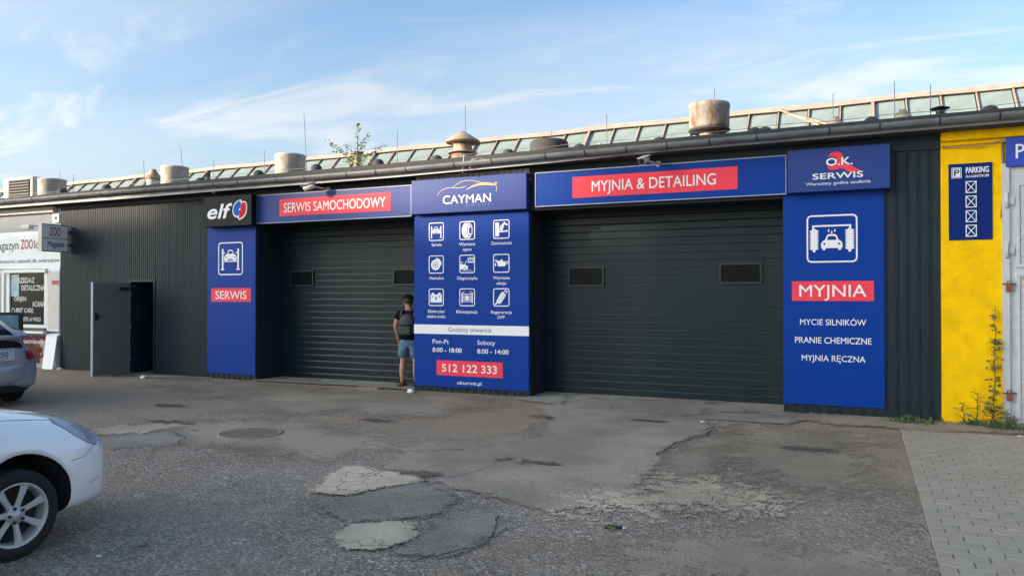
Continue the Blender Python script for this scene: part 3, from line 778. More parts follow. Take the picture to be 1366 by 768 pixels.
# fallen board against the lantern
q = MB(); q.bar((-1.30,3.35,5.10),(-.45,2.6,4.62),.13,.03); q.bar((-1.36,3.32,5.13),(-.65,2.7,4.66),.10,.03)
tag(q.build('loose_board', M['rcone'], org=(-.9,3,4.8)), 'rusty boards lying slantwise against the roof lantern', 'board')

# ------------------------------------------------------------------ things on the roof
def roofthing(name, c, parts, label, cat, group=None):
    t_ = thing(name, c, label, cat, group)
    for pn_, prof, m_, n_ in parts:
        mb = MB(); mb.lathe((c[0], c[1], 0), prof, n_); mb.build(pn_, m_, t_)
    return t_
for (x, y, rr, top, lab) in ((-18.77,1.2,.32,4.63,'pale weathered drum shaped roof vent beside the air conditioning box'),(-14.48,1.2,.30,4.65,'pale weathered drum shaped roof vent right of the small conical cowl'),(-11.1,1.2,.315,4.675,'pale drum shaped roof vent above the black elf sign')):
    roofthing('drum_vent', (x,y,4.1), [('drum', [(rr*.96,4.2),(rr,4.22),(rr,top-.05),(rr*1.03,top-.04),(rr*1.03,top-.01),(rr*.98,top),(rr*.9,top),(rr*.88,top-.1),(0,top-.12)], M['drum'], 32),
        ('neck', [(rr*.7,3.9),(rr*.7,4.24)], M['drum'], 24)], lab, 'roof vent', 'pale drum vents on the roof')
roofthing('drum_vent', (-2.36,1.5,4.2), [('drum', [(.20,4.46),(.29,4.465),(.325,4.52),(.335,4.54),(.335,4.84),(.345,4.85),(.345,4.91),(.335,4.925),(.29,4.93),(.28,4.8),(0,4.78)], M['rdrum'], 32),
    ('neck', [(.165,4.0),(.165,4.47)], M['rdrum'], 24), ('rim', [(.30,4.452),(.345,4.470),(.345,4.49),(.33,4.50)], M['roof'], 32)], 'rust stained drum vent on a narrow neck above the right banner', 'roof vent')
roofthing('drum_vent', (-5.08,1.0,4.1), [('drum', [(.345,4.15),(.345,4.36),(.335,4.41),(.31,4.435),(.2,4.455),(0,4.46)], M['roof'], 32)], 'low black drum vent between the cowl and the rusty drum', 'roof vent')
roofthing('cowl_vent', (-7.1,1.5,4.1), [('neck', [(.215,4.1),(.215,4.46),(.185,4.47),(.185,4.66)], M['rcone'], 26), ('collar', [(.185,4.50),(.285,4.475),(.295,4.46),(.285,4.45),(.20,4.45)], M['rcone'], 26), ('cap', [(.0,4.90),(.04,4.885),(.335,4.70),(.345,4.68),(.32,4.655),(.18,4.65)], M['rcone'], 28)], 'tall rusty cowl vent with conical cap above the middle sign', 'roof vent')
roofthing('cowl_vent', (-16.12,2.0,4.3), [('neck', [(.15,4.3),(.15,4.62)], M['drum'], 22), ('cap', [(.0,4.84),(.06,4.83),(.09,4.77),(.19,4.64),(.20,4.62),(.18,4.58)], M['rcone'], 24)], 'small conical cowl vent between two pale drums at the left', 'roof vent')
for x, y, z, s_, lab in ((-.39,1.5,4.53,1.0,'low rusty bell shaped vent below the loose boards'),(.575,1.5,4.55,1.0,'low rusty bell shaped vent left of the black mushroom vent'),(-4.29,1.5,4.43,.62,'tiny rusty capped vent right of the low black drum')):
    roofthing('bell_vent', (x,y,4.2), [('cap', [(0,z),(.05*s_,z-.005),(.06*s_,z-.04),(.09*s_,z-.05),(.13*s_,z-.12),(.145*s_,z-.13),(.15*s_,z-.16),(.12*s_,z-.17),(.12*s_,z-.5)], M['rcone'], 20)], lab, 'roof vent')
roofthing('mushroom_vent', (1.075,1.5,4.2), [('cap', [(0,4.545),(.06,4.54),(.135,4.515),(.14,4.505),(.05,4.50),(.0,4.50)], M['frameb'], 20), ('neck', [(.055,4.0),(.055,4.5)], M['frameb'], 12)], 'small black mushroom vent above the yellow wall', 'roof vent')
roofthing('chimney_pipe', (-9.58,1.5,4.2), [('pipe', [(.075,4.0),(.075,4.62),(.0,4.62)], M['rcone'], 14), ('cap', [(.0,4.68),(.12,4.665),(.13,4.64),(.08,4.625)], M['roof'], 14)], 'thin rusty chimney pipe standing behind the sapling', 'chimney')
roofthing('chimney_pipe', (-13.86,1.6,4.2), [('pipe', [(.05,4.0),(.05,4.52),(.0,4.53)], M['roof'], 12), ('cap', [(.0,4.60),(.02,4.59),(.03,4.53)], M['roof'], 12)], 'short thin pipe right of the second pale drum', 'chimney')
# air conditioning box
ac = thing('ac_unit', (-20.6,1.5,4.1), 'boxy air conditioning unit with dark louvred front at the far left roof', 'air conditioner')
q = MB(); q.box(-21.2,-20.0,1.5,2.3,4.15,4.84); q.build('housing', M['cream'], ac, bevel=.01)
q = MB(); q.box(-20.98,-20.1,1.488,1.499,4.2,4.78); q.build('grille_back', M['black'], ac)
q = MB(); q.box(-20.98,-20.1,1.462,1.474,0,.03); lo = q.build('louvre', M['clad'], None, org=(-20.6,1.5,0)); lo.parent = ac; lo.location = (0,0,.12)
for i in range(1, 8):
    c_ = lo.copy(); C.objects.link(c_); c_.location = (0,0,.12+i*.075)
# lightning rods
for x, top, lean, lab in ((-19.91,5.07,0,'lightning rod behind the leftmost drum'),(-19.36,4.94,0,'short lightning rod right of the leftmost drum'),(-16.69,5.15,-.04,'lightning rod left of the small conical cowl'),
    (-15.38,5.37,-.10,'leaning lightning rod above the second pale drum'),(-14.31,4.97,0,'lightning rod right of the second pale drum'),(-12.72,5.07,0,'lightning rod left of the third pale drum'),
    (-11.55,5.82,-.09,'tallest lightning rod, rising beside the third pale drum'),(-9.06,5.22,0,'lightning rod right of the sapling'),(-7.41,5.58,.0,'lightning rod rising behind the rusty conical cowl'),
    (-5.51,4.89,0,'short lightning rod behind the low black drum'),(-4.39,5.10,0,'lightning rod above the tiny rusty vent'),(-2.39,5.39,0,'lightning rod rising behind the rust stained drum'),
    (-.44,5.07,0,'lightning rod over the low vent below the boards'),(.484,5.18,0,'lightning rod over the bell vent left of the mushroom vent'),(1.0,5.07,0,'lightning rod beside the black mushroom vent')):
    q = MB(); q.tube([(x-lean,2.2,4.1),(x-lean*.4,2.2,(4.1+top)/2),(x+lean*.2,2.2,top)], [.010,.009,.006], 5)
    q.box(x-lean-.1,x-lean+.1,2.1,2.3,4.05,4.16)
    tag(q.build('lightning_rod', M['rod'], org=(x,2.2,4.1)), lab, 'lightning rod', 'lightning rods on the roof')

def leafset(mb, pts, r, m=0, rr=rnd, flat=.5):
    for p in pts:
        p = Vector(p); s = r*rr.uniform(.6, 1.3)
        a = Vector((rr.gauss(0,1), rr.gauss(0,1), rr.gauss(0,flat))).normalized()
        b = a.cross(Vector((rr.gauss(0,1), rr.gauss(0,1), rr.gauss(0,1)))).normalized()
        mb.add([p-a*s, p+b*s*.42-a*s*.1, p+a*s, p-b*s*.42], [(0,1,2,3)], m)
# sapling on the roof
r = random.Random(5)
sp_ = thing('sapling', (-8.93,.6,4.05), 'young self sown birch sapling growing on the roof edge above the left banner', 'sapling')
st = MB(); lv = MB()
def branch(a, b, r0, n=7, leaves=26, spread=.05):
    a = Vector(a); b = Vector(b); pts = []
    for i in range(n+1):
        t_ = i/n; p = a.lerp(b, t_)+Vector((r.uniform(-1,1), r.uniform(-1,1), r.uniform(-1,1)))*.012*(0 < i < n)
        pts.append(p)
    st.tube(pts, [r0*(1-.8*i/n) for i in range(n+1)], 5)
    for k in range(leaves):
        t_ = r.uniform(.12, 1.0); p = a.lerp(b, t_)
        q_ = p+Vector((r.gauss(0,spread), r.gauss(0,spread), r.gauss(0,spread*.8)))*(1.15-t_*.6)
        leafset(lv, [q_, q_+Vector((.02,0,.02))], .027, 0, r)
root = (-8.93,.6,4.08)
branch(root, (-8.92,.6,5.0), .014, 9, 95, .06)
branch((-8.93,.6,4.22), (-9.58,.5,4.72), .008, 7, 58, .045); branch((-8.93,.6,4.25), (-8.38,.7,4.58), .008, 7, 48, .045)
branch((-8.92,.6,4.45), (-8.70,.6,4.80), .006, 6, 34, .04); branch((-8.93,.6,4.35), (-9.2,.55,4.62), .006, 6, 28, .05)
branch((-8.93,.6,4.15), (-9.15,.55,4.36), .006, 6, 40, .06); branch((-8.93,.6,4.15), (-8.7,.55,4.36), .006, 6, 40, .06)
st.build('trunk', M['bark'], sp_); lv.build('foliage', M['leafpale'], sp_, fixn=False)

# ------------------------------------------------------------------ lettering and pictograms
_cap = {}
def text(s, x0, x1, zb, cap, y, m, parent, bold=0.0, shear=0.0, align=None, slope=0.0, name='lettering', axis='y'):
    cu_ = bpy.data.curves.new('lettering', 'FONT'); cu_.body = s; cu_.size = 1; cu_.shear = shear
    cu_.resolution_u = 4
    if 'h' not in _cap:
        c2 = bpy.data.curves.new('cap', 'FONT'); c2.body = 'H'; o2 = bpy.data.objects.new('cap', c2); C.objects.link(o2)
        dg = bpy.context.evaluated_depsgraph_get(); me2 = bpy.data.meshes.new_from_object(o2.evaluated_get(dg))
        _cap['h'] = max(v.co.y for v in me2.vertices); bpy.data.objects.remove(o2); bpy.data.curves.remove(c2); bpy.data.meshes.remove(me2)
    o = bpy.data.objects.new('lettering', cu_); C.objects.link(o)
    dg = bpy.context.evaluated_depsgraph_get(); me = bpy.data.meshes.new_from_object(o.evaluated_get(dg))
    bpy.data.objects.remove(o); bpy.data.curves.remove(cu_)
    xs_ = [v.co.x for v in me.vertices]; a, b = min(xs_), max(xs_)
    og = ORG.get(parent.name, Vector())
    kx = (x1-x0)/(b-a); kz = cap/_cap['h']
    for v in me.vertices:
        X = x0+(v.co.x-a)*kx; Z = zb+v.co.y*kz+slope*(X-x0)
        v.co = Vector((X, y, Z))-og if axis == 'y' else Vector((y, X, Z))-og
    bm = bmesh.new(); bm.from_mesh(me)
    want = Vector((0,-1,0)) if axis == 'y' else Vector((1,0,0))
    for f in bm.faces:
        f.normal_update()
        if f.normal.dot(want) < 0: f.normal_flip()
    if bold > 0:                       # heavier strokes: shifted layers, each a hair in front of the last
        base = bm.verts[:] + bm.edges[:] + bm.faces[:]
        bs_ = bold*cap/_cap['h']
        for k, (dx, dz) in enumerate(((1,0),(-1,0),(0,1),(0,-1),(.7,.7),(-.7,-.7),(.7,-.7),(-.7,.7))):
            g_ = bmesh.ops.duplicate(bm, geom=base)
            for v in [e for e in g_['geom'] if isinstance(e, bmesh.types.BMVert)]:
                v.co += (Vector((dx*bs_, -.00012*(k+1), dz*bs_)) if axis == 'y' else Vector((.00012*(k+1), dx*bs_, dz*bs_)))
    bm.to_mesh(me); bm.free()
    me.materials.clear(); me.materials.append(m); me.name = name
    ob = bpy.data.objects.new(name, me); link(ob, parent); ORG[ob.name] = og
    return ob
class Pic:           # flat print on a sign, drawn in a box (x0,z0)-(x1,z1) with unit coordinates
    def __init__(s, x0, z0, x1, z1, y):
        s.b = (x0, z0, x1-x0, z1-z0); s.y = y; s.mb = MB(); s.k = 0
    def P(s, u, v): return (s.b[0]+u*s.b[2], s.b[1]+v*s.b[3])
    def poly(s, pts, m=0, raw=False):
        s.k += 1; y = s.y-.0003*s.k
        pp = pts if raw else [s.P(*q) for q in pts]
        tri = tessellate_polygon([[Vector((a, b, 0)) for a, b in pp]])
        vs = [(a, y, b) for a, b in pp]
        fs = []
        for t_ in tri:
            A, B, D = (pp[i] for i in t_)
            cr = (B[0]-A[0])*(D[1]-A[1])-(B[1]-A[1])*(D[0]-A[0])
            fs.append(tuple(t_) if cr > 0 else tuple(t_)[::-1])
        s.mb.add(vs, fs, m); return s
    def rect(s, u0, v0, u1, v1, m=0): return s.poly([(u0,v0),(u1,v0),(u1,v1),(u0,v1)], m)
    def circ(s, u, v, ru, m=0, rv=None, n=20):
        rv = rv if rv else ru*s.b[2]/s.b[3]
        return s.poly([(u+ru*math.cos(2*math.pi*i/n), v+rv*math.sin(2*math.pi*i/n)) for i in range(n)], m)
    def line(s, pts, wd, m=0, closed=False):
        pp = [Vector(s.P(*q)) for q in pts]; w_ = wd*s.b[2]/2; n = len(pp); s.k += 1; y = s.y-.0003*s.k
        vs = []
        for i, p in enumerate(pp):
            a = pp[(i-1) % n] if (closed or i > 0) else None; b = pp[(i+1) % n] if (closed or i < n-1) else None
            d = Vector((0,0))
            if a is not None: d += (p-a).normalized()
            if b is not None: d += (b-p).normalized()
            if d.length < 1e-6: d = Vector((1,0))
            d.normalize(); nn = Vector((-d.y, d.x)); k_ = 1.0
            if a is not None and b is not None:
                cs = abs(nn.dot(Vector((-(b-p).normalized().y, (b-p).normalized().x)))); k_ = 1/max(cs, .5)
            vs += [(p.x-nn.x*w_*k_, y, p.y-nn.y*w_*k_), (p.x+nn.x*w_*k_, y, p.y+nn.y*w_*k_)]
        fs = [(2*i, (2*i+2) % (2*n), (2*i+3) % (2*n), 2*i+1) for i in range(n if closed else n-1)]
        s.mb.add(vs, fs, m); return s
    def frame(s, wd=.03, rad=.11, m=0):
        pts = []; ar = s.b[2]/s.b[3]; rv = rad*ar; e = wd/2; ev = e*ar
        for cu_, cv_, a in ((1-rad,1-rv,0),(rad,1-rv,90),(rad,rv,180),(1-rad,rv,270)):
            for k in range(6):
                t_ = R(a+k*18)
                pts.append((cu_+(rad-e)*math.cos(t_), cv_+(rv-ev)*math.sin(t_)))
        return s.line(pts, wd, m, True)
    def build(s, name, mats, parent): return s.mb.build(name, mats, parent, fixn=False)
def board(name, x0, x1, z0, z1, yf, th, m, label, cat, frame=None, bevel=.004):
    t_ = thing(name, ((x0+x1)/2, yf, z0), label, cat)
    q_ = MB(); q_.box(x0, x1, yf, yf+th, z0, z1); q_.build('panel', m, t_, bevel=bevel)
    if frame:
        f = MB(); e = .011
        f.box(x0-.004, x1+.004, yf-.010, yf+.012, z1-e, z1+.004); f.box(x0-.004, x1+.004, yf-.010, yf+.012, z0-.004, z0+e)
        f.box(x0-.004, x0+e*.8, yf-.009, yf+.012, z0+e, z1-e); f.box(x1-e*.8, x1+.004, yf-.009, yf+.012, z0+e, z1-e)
        f.build('frame', frame, t_)
    return t_
def smooth2(pts, it=2):
    for _ in range(it):
        o = [pts[0]]
        for a, b in zip(pts, pts[1:]):
            o += [(a[0]*.75+b[0]*.25, a[1]*.75+b[1]*.25), (a[0]*.25+b[0]*.75, a[1]*.25+b[1]*.75)]
        pts = o+[pts[-1]]
    return pts
def plate(parent, x0, x1, z0, z1, y, m, name='red_band'):
    q_ = MB(); q_.box(x0, x1, y, y+.0025, z0, z1); return q_.build(name, m, parent)
def fastener_row(parent, pts, y):
    for x, z in pts:
        q_ = MB(); q_.lathe((x, y-.003, z), [(0,0),(.008,.0005),(.010,.003)], 8, axis='y'); q_.build('rivet', M['frameb'], parent)
W, Rr = M['white'], M['red']
# left pillar panel
s1 = board('service_sign', -12.222, -10.935, .105, 3.075, 0.0, .018, M['blue'], 'tall blue panel with car lift pictogram and red SERWIS band', 'sign')
plate(s1, -12.10, -11.055, 1.56, 1.833, -.003, Rr)
text('SERWIS', -11.985, -11.165, 1.615, .155, -.0045, W, s1, bold=0.0044)
p = Pic(-11.917, 2.095, -11.264, 2.757, -.002); p.frame(.035, .10)
def carfront(p, u0, v0, su, sv, blue=1):
    f = lambda L_: [(u0+a*su, v0+b*sv) for a, b in L_]
    p.poly(f([(.0,.35),(.06,.5),(.14,.56),(.24,.62),(.30,.88),(.36,.96),(.64,.96),(.70,.88),(.76,.62),(.86,.56),(.94,.5),(1.0,.35),(1.0,.08),(.9,.08),(.86,.0),(.78,.0),(.76,.08),(.24,.08),(.22,.0),(.14,.0),(.1,.08),(0,.08)]))
    p.poly(f([(.29,.64),(.35,.86),(.65,.86),(.71,.64)]), blue)
    p.poly(f([(.08,.40),(.22,.36),(.20,.28),(.10,.32)]), blue); p.poly(f([(.92,.40),(.78,.36),(.80,.28),(.90,.32)]), blue)
    p.poly(f([(.30,.2),(.70,.2),(.66,.12),(.34,.12)]), blue)
def lift(p, blue=1):
    for u in (.15, .78):
        p.rect(u, .18, u+.065, .80); p.rect(u-.04, .155, u+.10, .19)
    carfront(p, .245, .42, .51, .36, blue)
    p.rect(.21, .40, .79, .425); p.rect(.19,.66,.29,.69); p.rect(.71,.66,.81,.69)
lift(p); p.build('pictogram', [W, M['blue']], s1)
fastener_row(s1, [(x, z) for z in (.3,.95,2.1,3.0) for x in (-12.19,-10.965)], 0)
# black oil-brand sign
s2 = board('oil_brand_sign', -12.12, -10.855, 3.06, 3.668, -.20, .20, M['elfblk'], 'black box sign with white elf lettering and red blue emblem', 'sign', bevel=.006)
text('elf', -12.00, -11.36, 3.225, .275, -.2035, W, s2, bold=0.0248, shear=.22)
p = Pic(-11.345, 3.165, -10.965, 3.575, -.202); sm_ = lambda L_: smooth2(L_+[L_[0]], 1)
def blob(cu_, cv_, r0, a0, a1, n=14): return [(cu_+r0*math.cos(R(a0+(a1-a0)*i/n)), cv_+r0*math.sin(R(a0+(a1-a0)*i/n))*1.0) for i in range(n+1)]
p.poly(sm_([(.0,.46),(.05,.72),(.20,.88),(.42,.97),(.62,1.0),(.62,.88),(.82,.92),(.97,.82),(1.0,.60),(.97,.36),(.84,.17),(.64,.06),(.44,.0),(.36,.14),(.17,.16),(.04,.28)]))
p.poly(sm_([(.05,.47),(.09,.69),(.22,.83),(.42,.92),(.57,.94),(.57,.55),(.42,.20),(.22,.22),(.10,.32)]), 2)
p.poly(sm_([(.60,.83),(.82,.86),(.92,.78),(.95,.60),(.92,.38),(.80,.22),(.62,.11),(.46,.06),(.42,.18),(.55,.50)]), 1)
p.circ(.50,.52,.055)
p.build('emblem', [W, M['elfred'], M['elfblue']], s2)
# left banner
s3 = board('workshop_banner', -10.862, -7.30, 3.095, 3.650, -.05, .04, M['blueb'], 'long blue banner with red SERWIS SAMOCHODOWY band over the left door', 'sign', frame=M['edge'])
plate(s3, -10.29, -7.733, 3.216, 3.547, -.0535, Rr)
text('SERWIS SAMOCHODOWY', -10.18, -7.845, 3.287, .178, -.0555, W, s3, bold=0.0033)
# middle box sign
s4 = board('middle_box_sign', -7.24, -5.025, 3.112, 3.710, -.15, .15, M['blueb'], 'blue box sign with CAYMAN lettering and golden car outline', 'sign', bevel=.006)
text('CAYMAN', -6.60, -5.675, 3.262, .142, -.1535, W, s4, bold=-.012, slope=.0)
text('G R O U P', -6.15, -5.68, 3.205, .032, -.1535, M['gtext'], s4)
p = Pic(0, 0, 1, 1, -.1515)
p.line(smooth2([(-6.709,3.415),(-6.67,3.479),(-6.56,3.535),(-6.43,3.540),(-6.286,3.520),(-6.142,3.545)]), .012)
p.line(smooth2([(-6.413,3.540),(-6.304,3.605),(-6.178,3.648),(-6.034,3.640),(-5.892,3.605),(-5.80,3.576)]), .012)
p.poly(smooth2([(-6.15,3.486),(-6.07,3.540),(-5.927,3.585),(-5.786,3.598),(-5.646,3.575),(-5.585,3.535),(-5.64,3.528),(-5.75,3.545),(-5.892,3.548),(-6.05,3.520),(-6.127,3.484)]), raw=True)
p.line(smooth2([(-5.60,3.560),(-5.575,3.52),(-5.568,3.473),(-5.58,3.427)]), .016)
p.line([(-5.62,3.575),(-5.56,3.575),(-5.585,3.54)], .016)
p.build('car_outline', M['gold'], s4)
# middle information panel
s5 = board('information_sign', -7.270, -5.046, .093, 3.100, 0.0, .018, M['blue'], 'tall blue panel with nine service pictograms, opening hours and phone number', 'sign')
plate(s5, -7.271, -5.045, 1.012, 1.174, -.003, W, 'white_band')
text('Godziny otwarcia', -6.576, -5.738, 1.060, .075, -.0045, M['dtext'], s5)
text('Pon-Pt', -6.889, -6.561, .845, .075, -.003, W, s5)
text('Soboty', -6.007, -5.666, .845, .075, -.003, W, s5)
text('8:00 - 18:00', -6.889, -6.309, .698, .075, -.003, W, s5, bold=0.0121)
text('8:00 - 14:00', -6.007, -5.418, .698, .075, -.003, W, s5, bold=0.0121)
plate(s5, -6.808, -5.525, .295, .556, -.003, Rr)
text('512 122 333', -6.70, -5.635, .362, .128, -.0045, W, s5, bold=0.0132)
text('okserwis.pl', -6.40, -5.927, .150, .062, -.003, W, s5, bold=0.0044)
cols = [(-6.969,-6.667),(-6.355,-6.053),(-5.705,-5.401)]; rows = [(2.646,2.967),(2.072,2.388),(1.502,1.808)]
def pic(i, j): 
    p = Pic(cols[i][0], rows[j][0], cols[i][1], rows[j][1], -.002); p.frame(.05, .13); return p
BL = [W, M['blue'], M['dtext']]
p = pic(0,0); lift(p); p.build('pictogram', BL, s5)
p = pic(1,0)                                                   # tyre
p.circ(.42,.5,.27,0,.41,26); p.circ(.60,.5,.25,0,.41,26); p.circ(.66,.5,.165,1,.33,22); p.circ(.67,.5,.13,0,.28,20); p.circ(.70,.5,.085,1,.20,18)
for k in range(7): p.line([(.20,.22+k*.09),(.42,.18+k*.1)], .018, 1)
p.build('pictogram', BL, s5)
p = pic(2,0)                                                   # suspension
p.rect(.13,.13,.36,.85); p.line([(.36,.36),(.88,.40)], .07); p.line([(.40,.42),(.46,.66),(.58,.76)], .05); p.line([(.50,.42),(.66,.80)], .12); p.line([(.62,.72),(.70,.88)], .05); p.line([(.66,.84),(.84,.72)], .07)
for k in range(4): p.line([(.47+k*.045,.48+k*.09),(.58+k*.045,.46+k*.09)], .02, 1)
p.circ(.84,.73,.05); p.rect(.80,.36,.90,.44); p.build('pictogram', BL, s5)
p = pic(0,1)                                                   # brake disc
p.circ(.46,.48,.31,0,None,28); p.poly([(.46,.48),(.50,.88),(.72,.80),(.86,.60),(.84,.44),(.60,.50)]); p.circ(.46,.48,.17,1,None,22); p.circ(.46,.48,.145,0,None,22); p.circ(.46,.48,.055,1); p.build('pictogram', BL, s5)
p = pic(1,1)                                                   # diagnostics
p.poly([(.03,.22),(.03,.44),(.14,.50),(.34,.46),(.52,.40),(.56,.30),(.55,.20),(.06,.20)]); p.circ(.34,.22,.085,1); p.circ(.34,.22,.055,0); p.line([(.34,.46),(.46,.68)], .035); p.line([(.08,.50),(.22,.60),(.05,.62)], .03); p.line([(.20,.145),(.80,.145)], .025)
p.rect(.55,.56,.93,.84); p.rect(.60,.62,.88,.78,1); p.line([(.62,.68),(.70,.74),(.76,.66),(.86,.72)], .025)
p.build('pictogram', BL, s5)
p = pic(2,1)                                                   # oil can
p.poly([(.30,.34),(.26,.52),(.10,.66),(.14,.70),(.36,.62),(.48,.66),(.56,.62),(.74,.60),(.78,.50),(.72,.34)]); p.circ(.52,.66,.06); p.line([(.74,.56),(.88,.60),(.90,.52),(.78,.42)], .045); p.poly([(.14,.32),(.10,.42),(.14,.56),(.19,.42)]); p.build('pictogram', BL, s5)
p = pic(0,2)                                                   # battery
p.rect(.12,.20,.88,.66); p.rect(.20,.66,.36,.76); p.rect(.64,.66,.80,.76); p.poly([(.54,.60),(.42,.42),(.49,.42),(.46,.26),(.58,.46),(.51,.46)], 1); p.line([(.20,.54),(.32,.54)], .04, 1); p.line([(.68,.54),(.80,.54)], .04, 1); p.line([(.74,.48),(.74,.60)], .04, 1); p.build('pictogram', BL, s5)
p = pic(1,2)                                                   # air conditioning
p.rect(.14,.18,.21,.76); p.rect(.79,.18,.86,.76); p.line([(.18,.76),(.34,.82)], .03); p.line([(.82,.76),(.66,.82)], .03)
for k in range(6): p.line([(.22,.26+k*.085),(.78,.26+k*.085)], .035)
p.circ(.5,.46,.12,0,None,16); p.build('pictogram', BL, s5)
p = pic(2,2)                                                   # exhaust filter
p.poly([(.20,.30),(.46,.72),(.60,.82),(.78,.62),(.70,.48),(.46,.16),(.30,.16)]); p.line([(.66,.78),(.74,.88),(.86,.84),(.80,.72)], .05); p.line([(.26,.22),(.12,.10)], .08)
for k in range(4): p.line([(.32+k*.09,.34+k*.11),(.46+k*.08,.22+k*.11)], .022, 1)
p.build('pictogram', BL, s5)
def ctext(s_, xc, wd, zc): text(s_, xc-wd/2, xc+wd/2, zc-.025, .052, -.003, W, s5, bold=0.0055)
ctext('Serwis', -6.81, .20, 2.577); ctext('Wymiana', -6.205, .31, 2.573); ctext('opon', -6.205, .165, 2.482); ctext('Zawieszenie', -5.55, .39, 2.572)
ctext('Hamulce', -6.808, .285, 1.992); ctext('Diagnostyka', -6.20, .395, 1.985); ctext('Wymiana', -5.55, .31, 1.985); ctext('oleju', -5.553, .175, 1.894)
ctext('Elektryka/', -6.812, .335, 1.408); ctext('elektronika', -6.815, .372, 1.318); ctext('Klimatyzacja', -6.208, .41, 1.405); ctext('Regeneracja', -5.55, .39, 1.405); ctext('DPF', -5.553, .135, 1.318)
for z_ in (1.715,):
    q = MB(); q.box(-7.269,-5.047,-.0012,.001,z_,z_+.004); q.build('panel_joint', M['pblue'], s5)
q = MB(); q.box(-6.165,-6.161,-.0012,.001,.10,1.01); q.build('panel_joint', M['pblue'], s5)
fastener_row(s5, [(x, z) for z in (.3,1.35,2.2,3.03) for x in (-7.235,-5.08)], 0)
# right banner
s6 = board('wash_banner', -4.906, -.995, 3.145, 3.705, -.05, .04, M['blue'], 'long blue banner with red MYJNIA & DETAILING band over the right door', 'sign', frame=M['edge'])
plate(s6, -4.254, -1.671, 3.258, 3.594, -.0535, Rr)
text('MYJNIA & DETAILING', -3.93, -1.985, 3.345, .165, -.0555, W, s6, bold=0.0055)
q = MB(); q.box(-2.745,-2.741,-.0512,-.049,3.16,3.257); q.box(-2.745,-2.741,-.0512,-.049,3.595,3.69); q.box(-2.745,-2.741,-.0542,-.0532,3.259,3.593,1); q.build('panel_joint', [M['pblue'], M['zoored']], s6)
# right box sign
s7 = board('network_box_sign', -.968, .350, 3.146, 3.752, -.15, .15, M['blueb'], 'blue box sign with O.K. SERWIS lettering and red spanner', 'sign', bevel=.006)
p = Pic(0, 0, 1, 1, -.1515)
p.poly([(-.437,3.623),(-.407,3.664),(-.347,3.69),(-.288,3.685),(-.249,3.652),(-.234,3.614),(-.238,3.58),(-.235,3.54),(-.20,3.515),(-.171,3.500),(-.113,3.468),(-.005,3.400),(-.094,3.398),(-.172,3.401),(-.22,3.440),(-.279,3.457),(-.338,3.432),(-.407,3.444),(-.447,3.479),(-.40,3.49),(-.350,3.51),(-.325,3.56),(-.33,3.61),(-.38,3.63)], raw=True)
p.build('spanner', Rr, s7)
text('O.K.', -.455, -.120, 3.500, .100, -.1545, W, s7, bold=0.0220)
text('SERWIS', -.632, .012, 3.318, .078, -.1535, W, s7, bold=0.0209)
text('Warsztaty godne zaufania', -.722, .105, 3.235, .042, -.1535, W, s7)
# right panel
s8 = board('wash_sign', -1.040, .278, .135, 3.155, 0.0, .018, M['blue'], 'tall blue panel with car wash pictogram and red MYJNIA band', 'sign')
plate(s8, -.925, .145, 1.612, 1.892, -.003, Rr)
text('MYJNIA', -.825, .050, 1.672, .165, -.0045, W, s8, bold=0.0033)
text('MYCIE SILNIKÓW', -.816, .045, 1.270, .082, -.003, W, s8, bold=0.0033)
text('PRANIE CHEMICZNE', -.884, .112, 1.012, .085, -.003, W, s8, bold=0.0033)
text('MYJNIA RĘCZNA', -.794, .033, .760, .082, -.003, W, s8, bold=0.0033)
p = Pic(-.725, 2.155, -.060, 2.828, -.002); p.frame(.032, .10)
p.line([(.13,.68),(.13,.77),(.86,.77),(.86,.68)], .035)
for u in (.15, .85):
    p.rect(u-.025,.22,u+.025,.72)
    for k in range(8):
        v = .28+k*.052
        p.poly([(u-.085,v),(u+.085,v),(u+.085,v+.034),(u-.085,v+.034)])
    p.rect(u-.06,.27,u+.06,.69)
f_ = lambda L_: [(.29+a*.42, .26+b*.34) for a, b in L_]
p.poly(f_([(0,.12),(0,.42),(.08,.56),(.18,.62),(.28,.92),(.36,.98),(.64,.98),(.72,.92),(.82,.62),(.92,.56),(1,.42),(1,.12),(.93,.12),(.93,0),(.80,0),(.80,.12),(.20,.12),(.20,0),(.07,0),(.07,.12)]))
p.poly(f_([(.27,.62),(.34,.86),(.66,.86),(.73,.62)]), 1); p.circ(.355,.39,.022,1); p.circ(.645,.39,.022,1)
for u, v in ((.44,.67),(.56,.67),(.50,.635)):
    p.circ(u, v-.012, .017); p.poly([(u-.013,v-.01),(u+.013,v-.01),(u,v+.04)])
p.build('pictogram', [W, M['blue']], s8)
fastener_row(s8, [(x, z) for z in (.3,1.2,2.2,3.05) for x in (-1.005,.245)], 0)

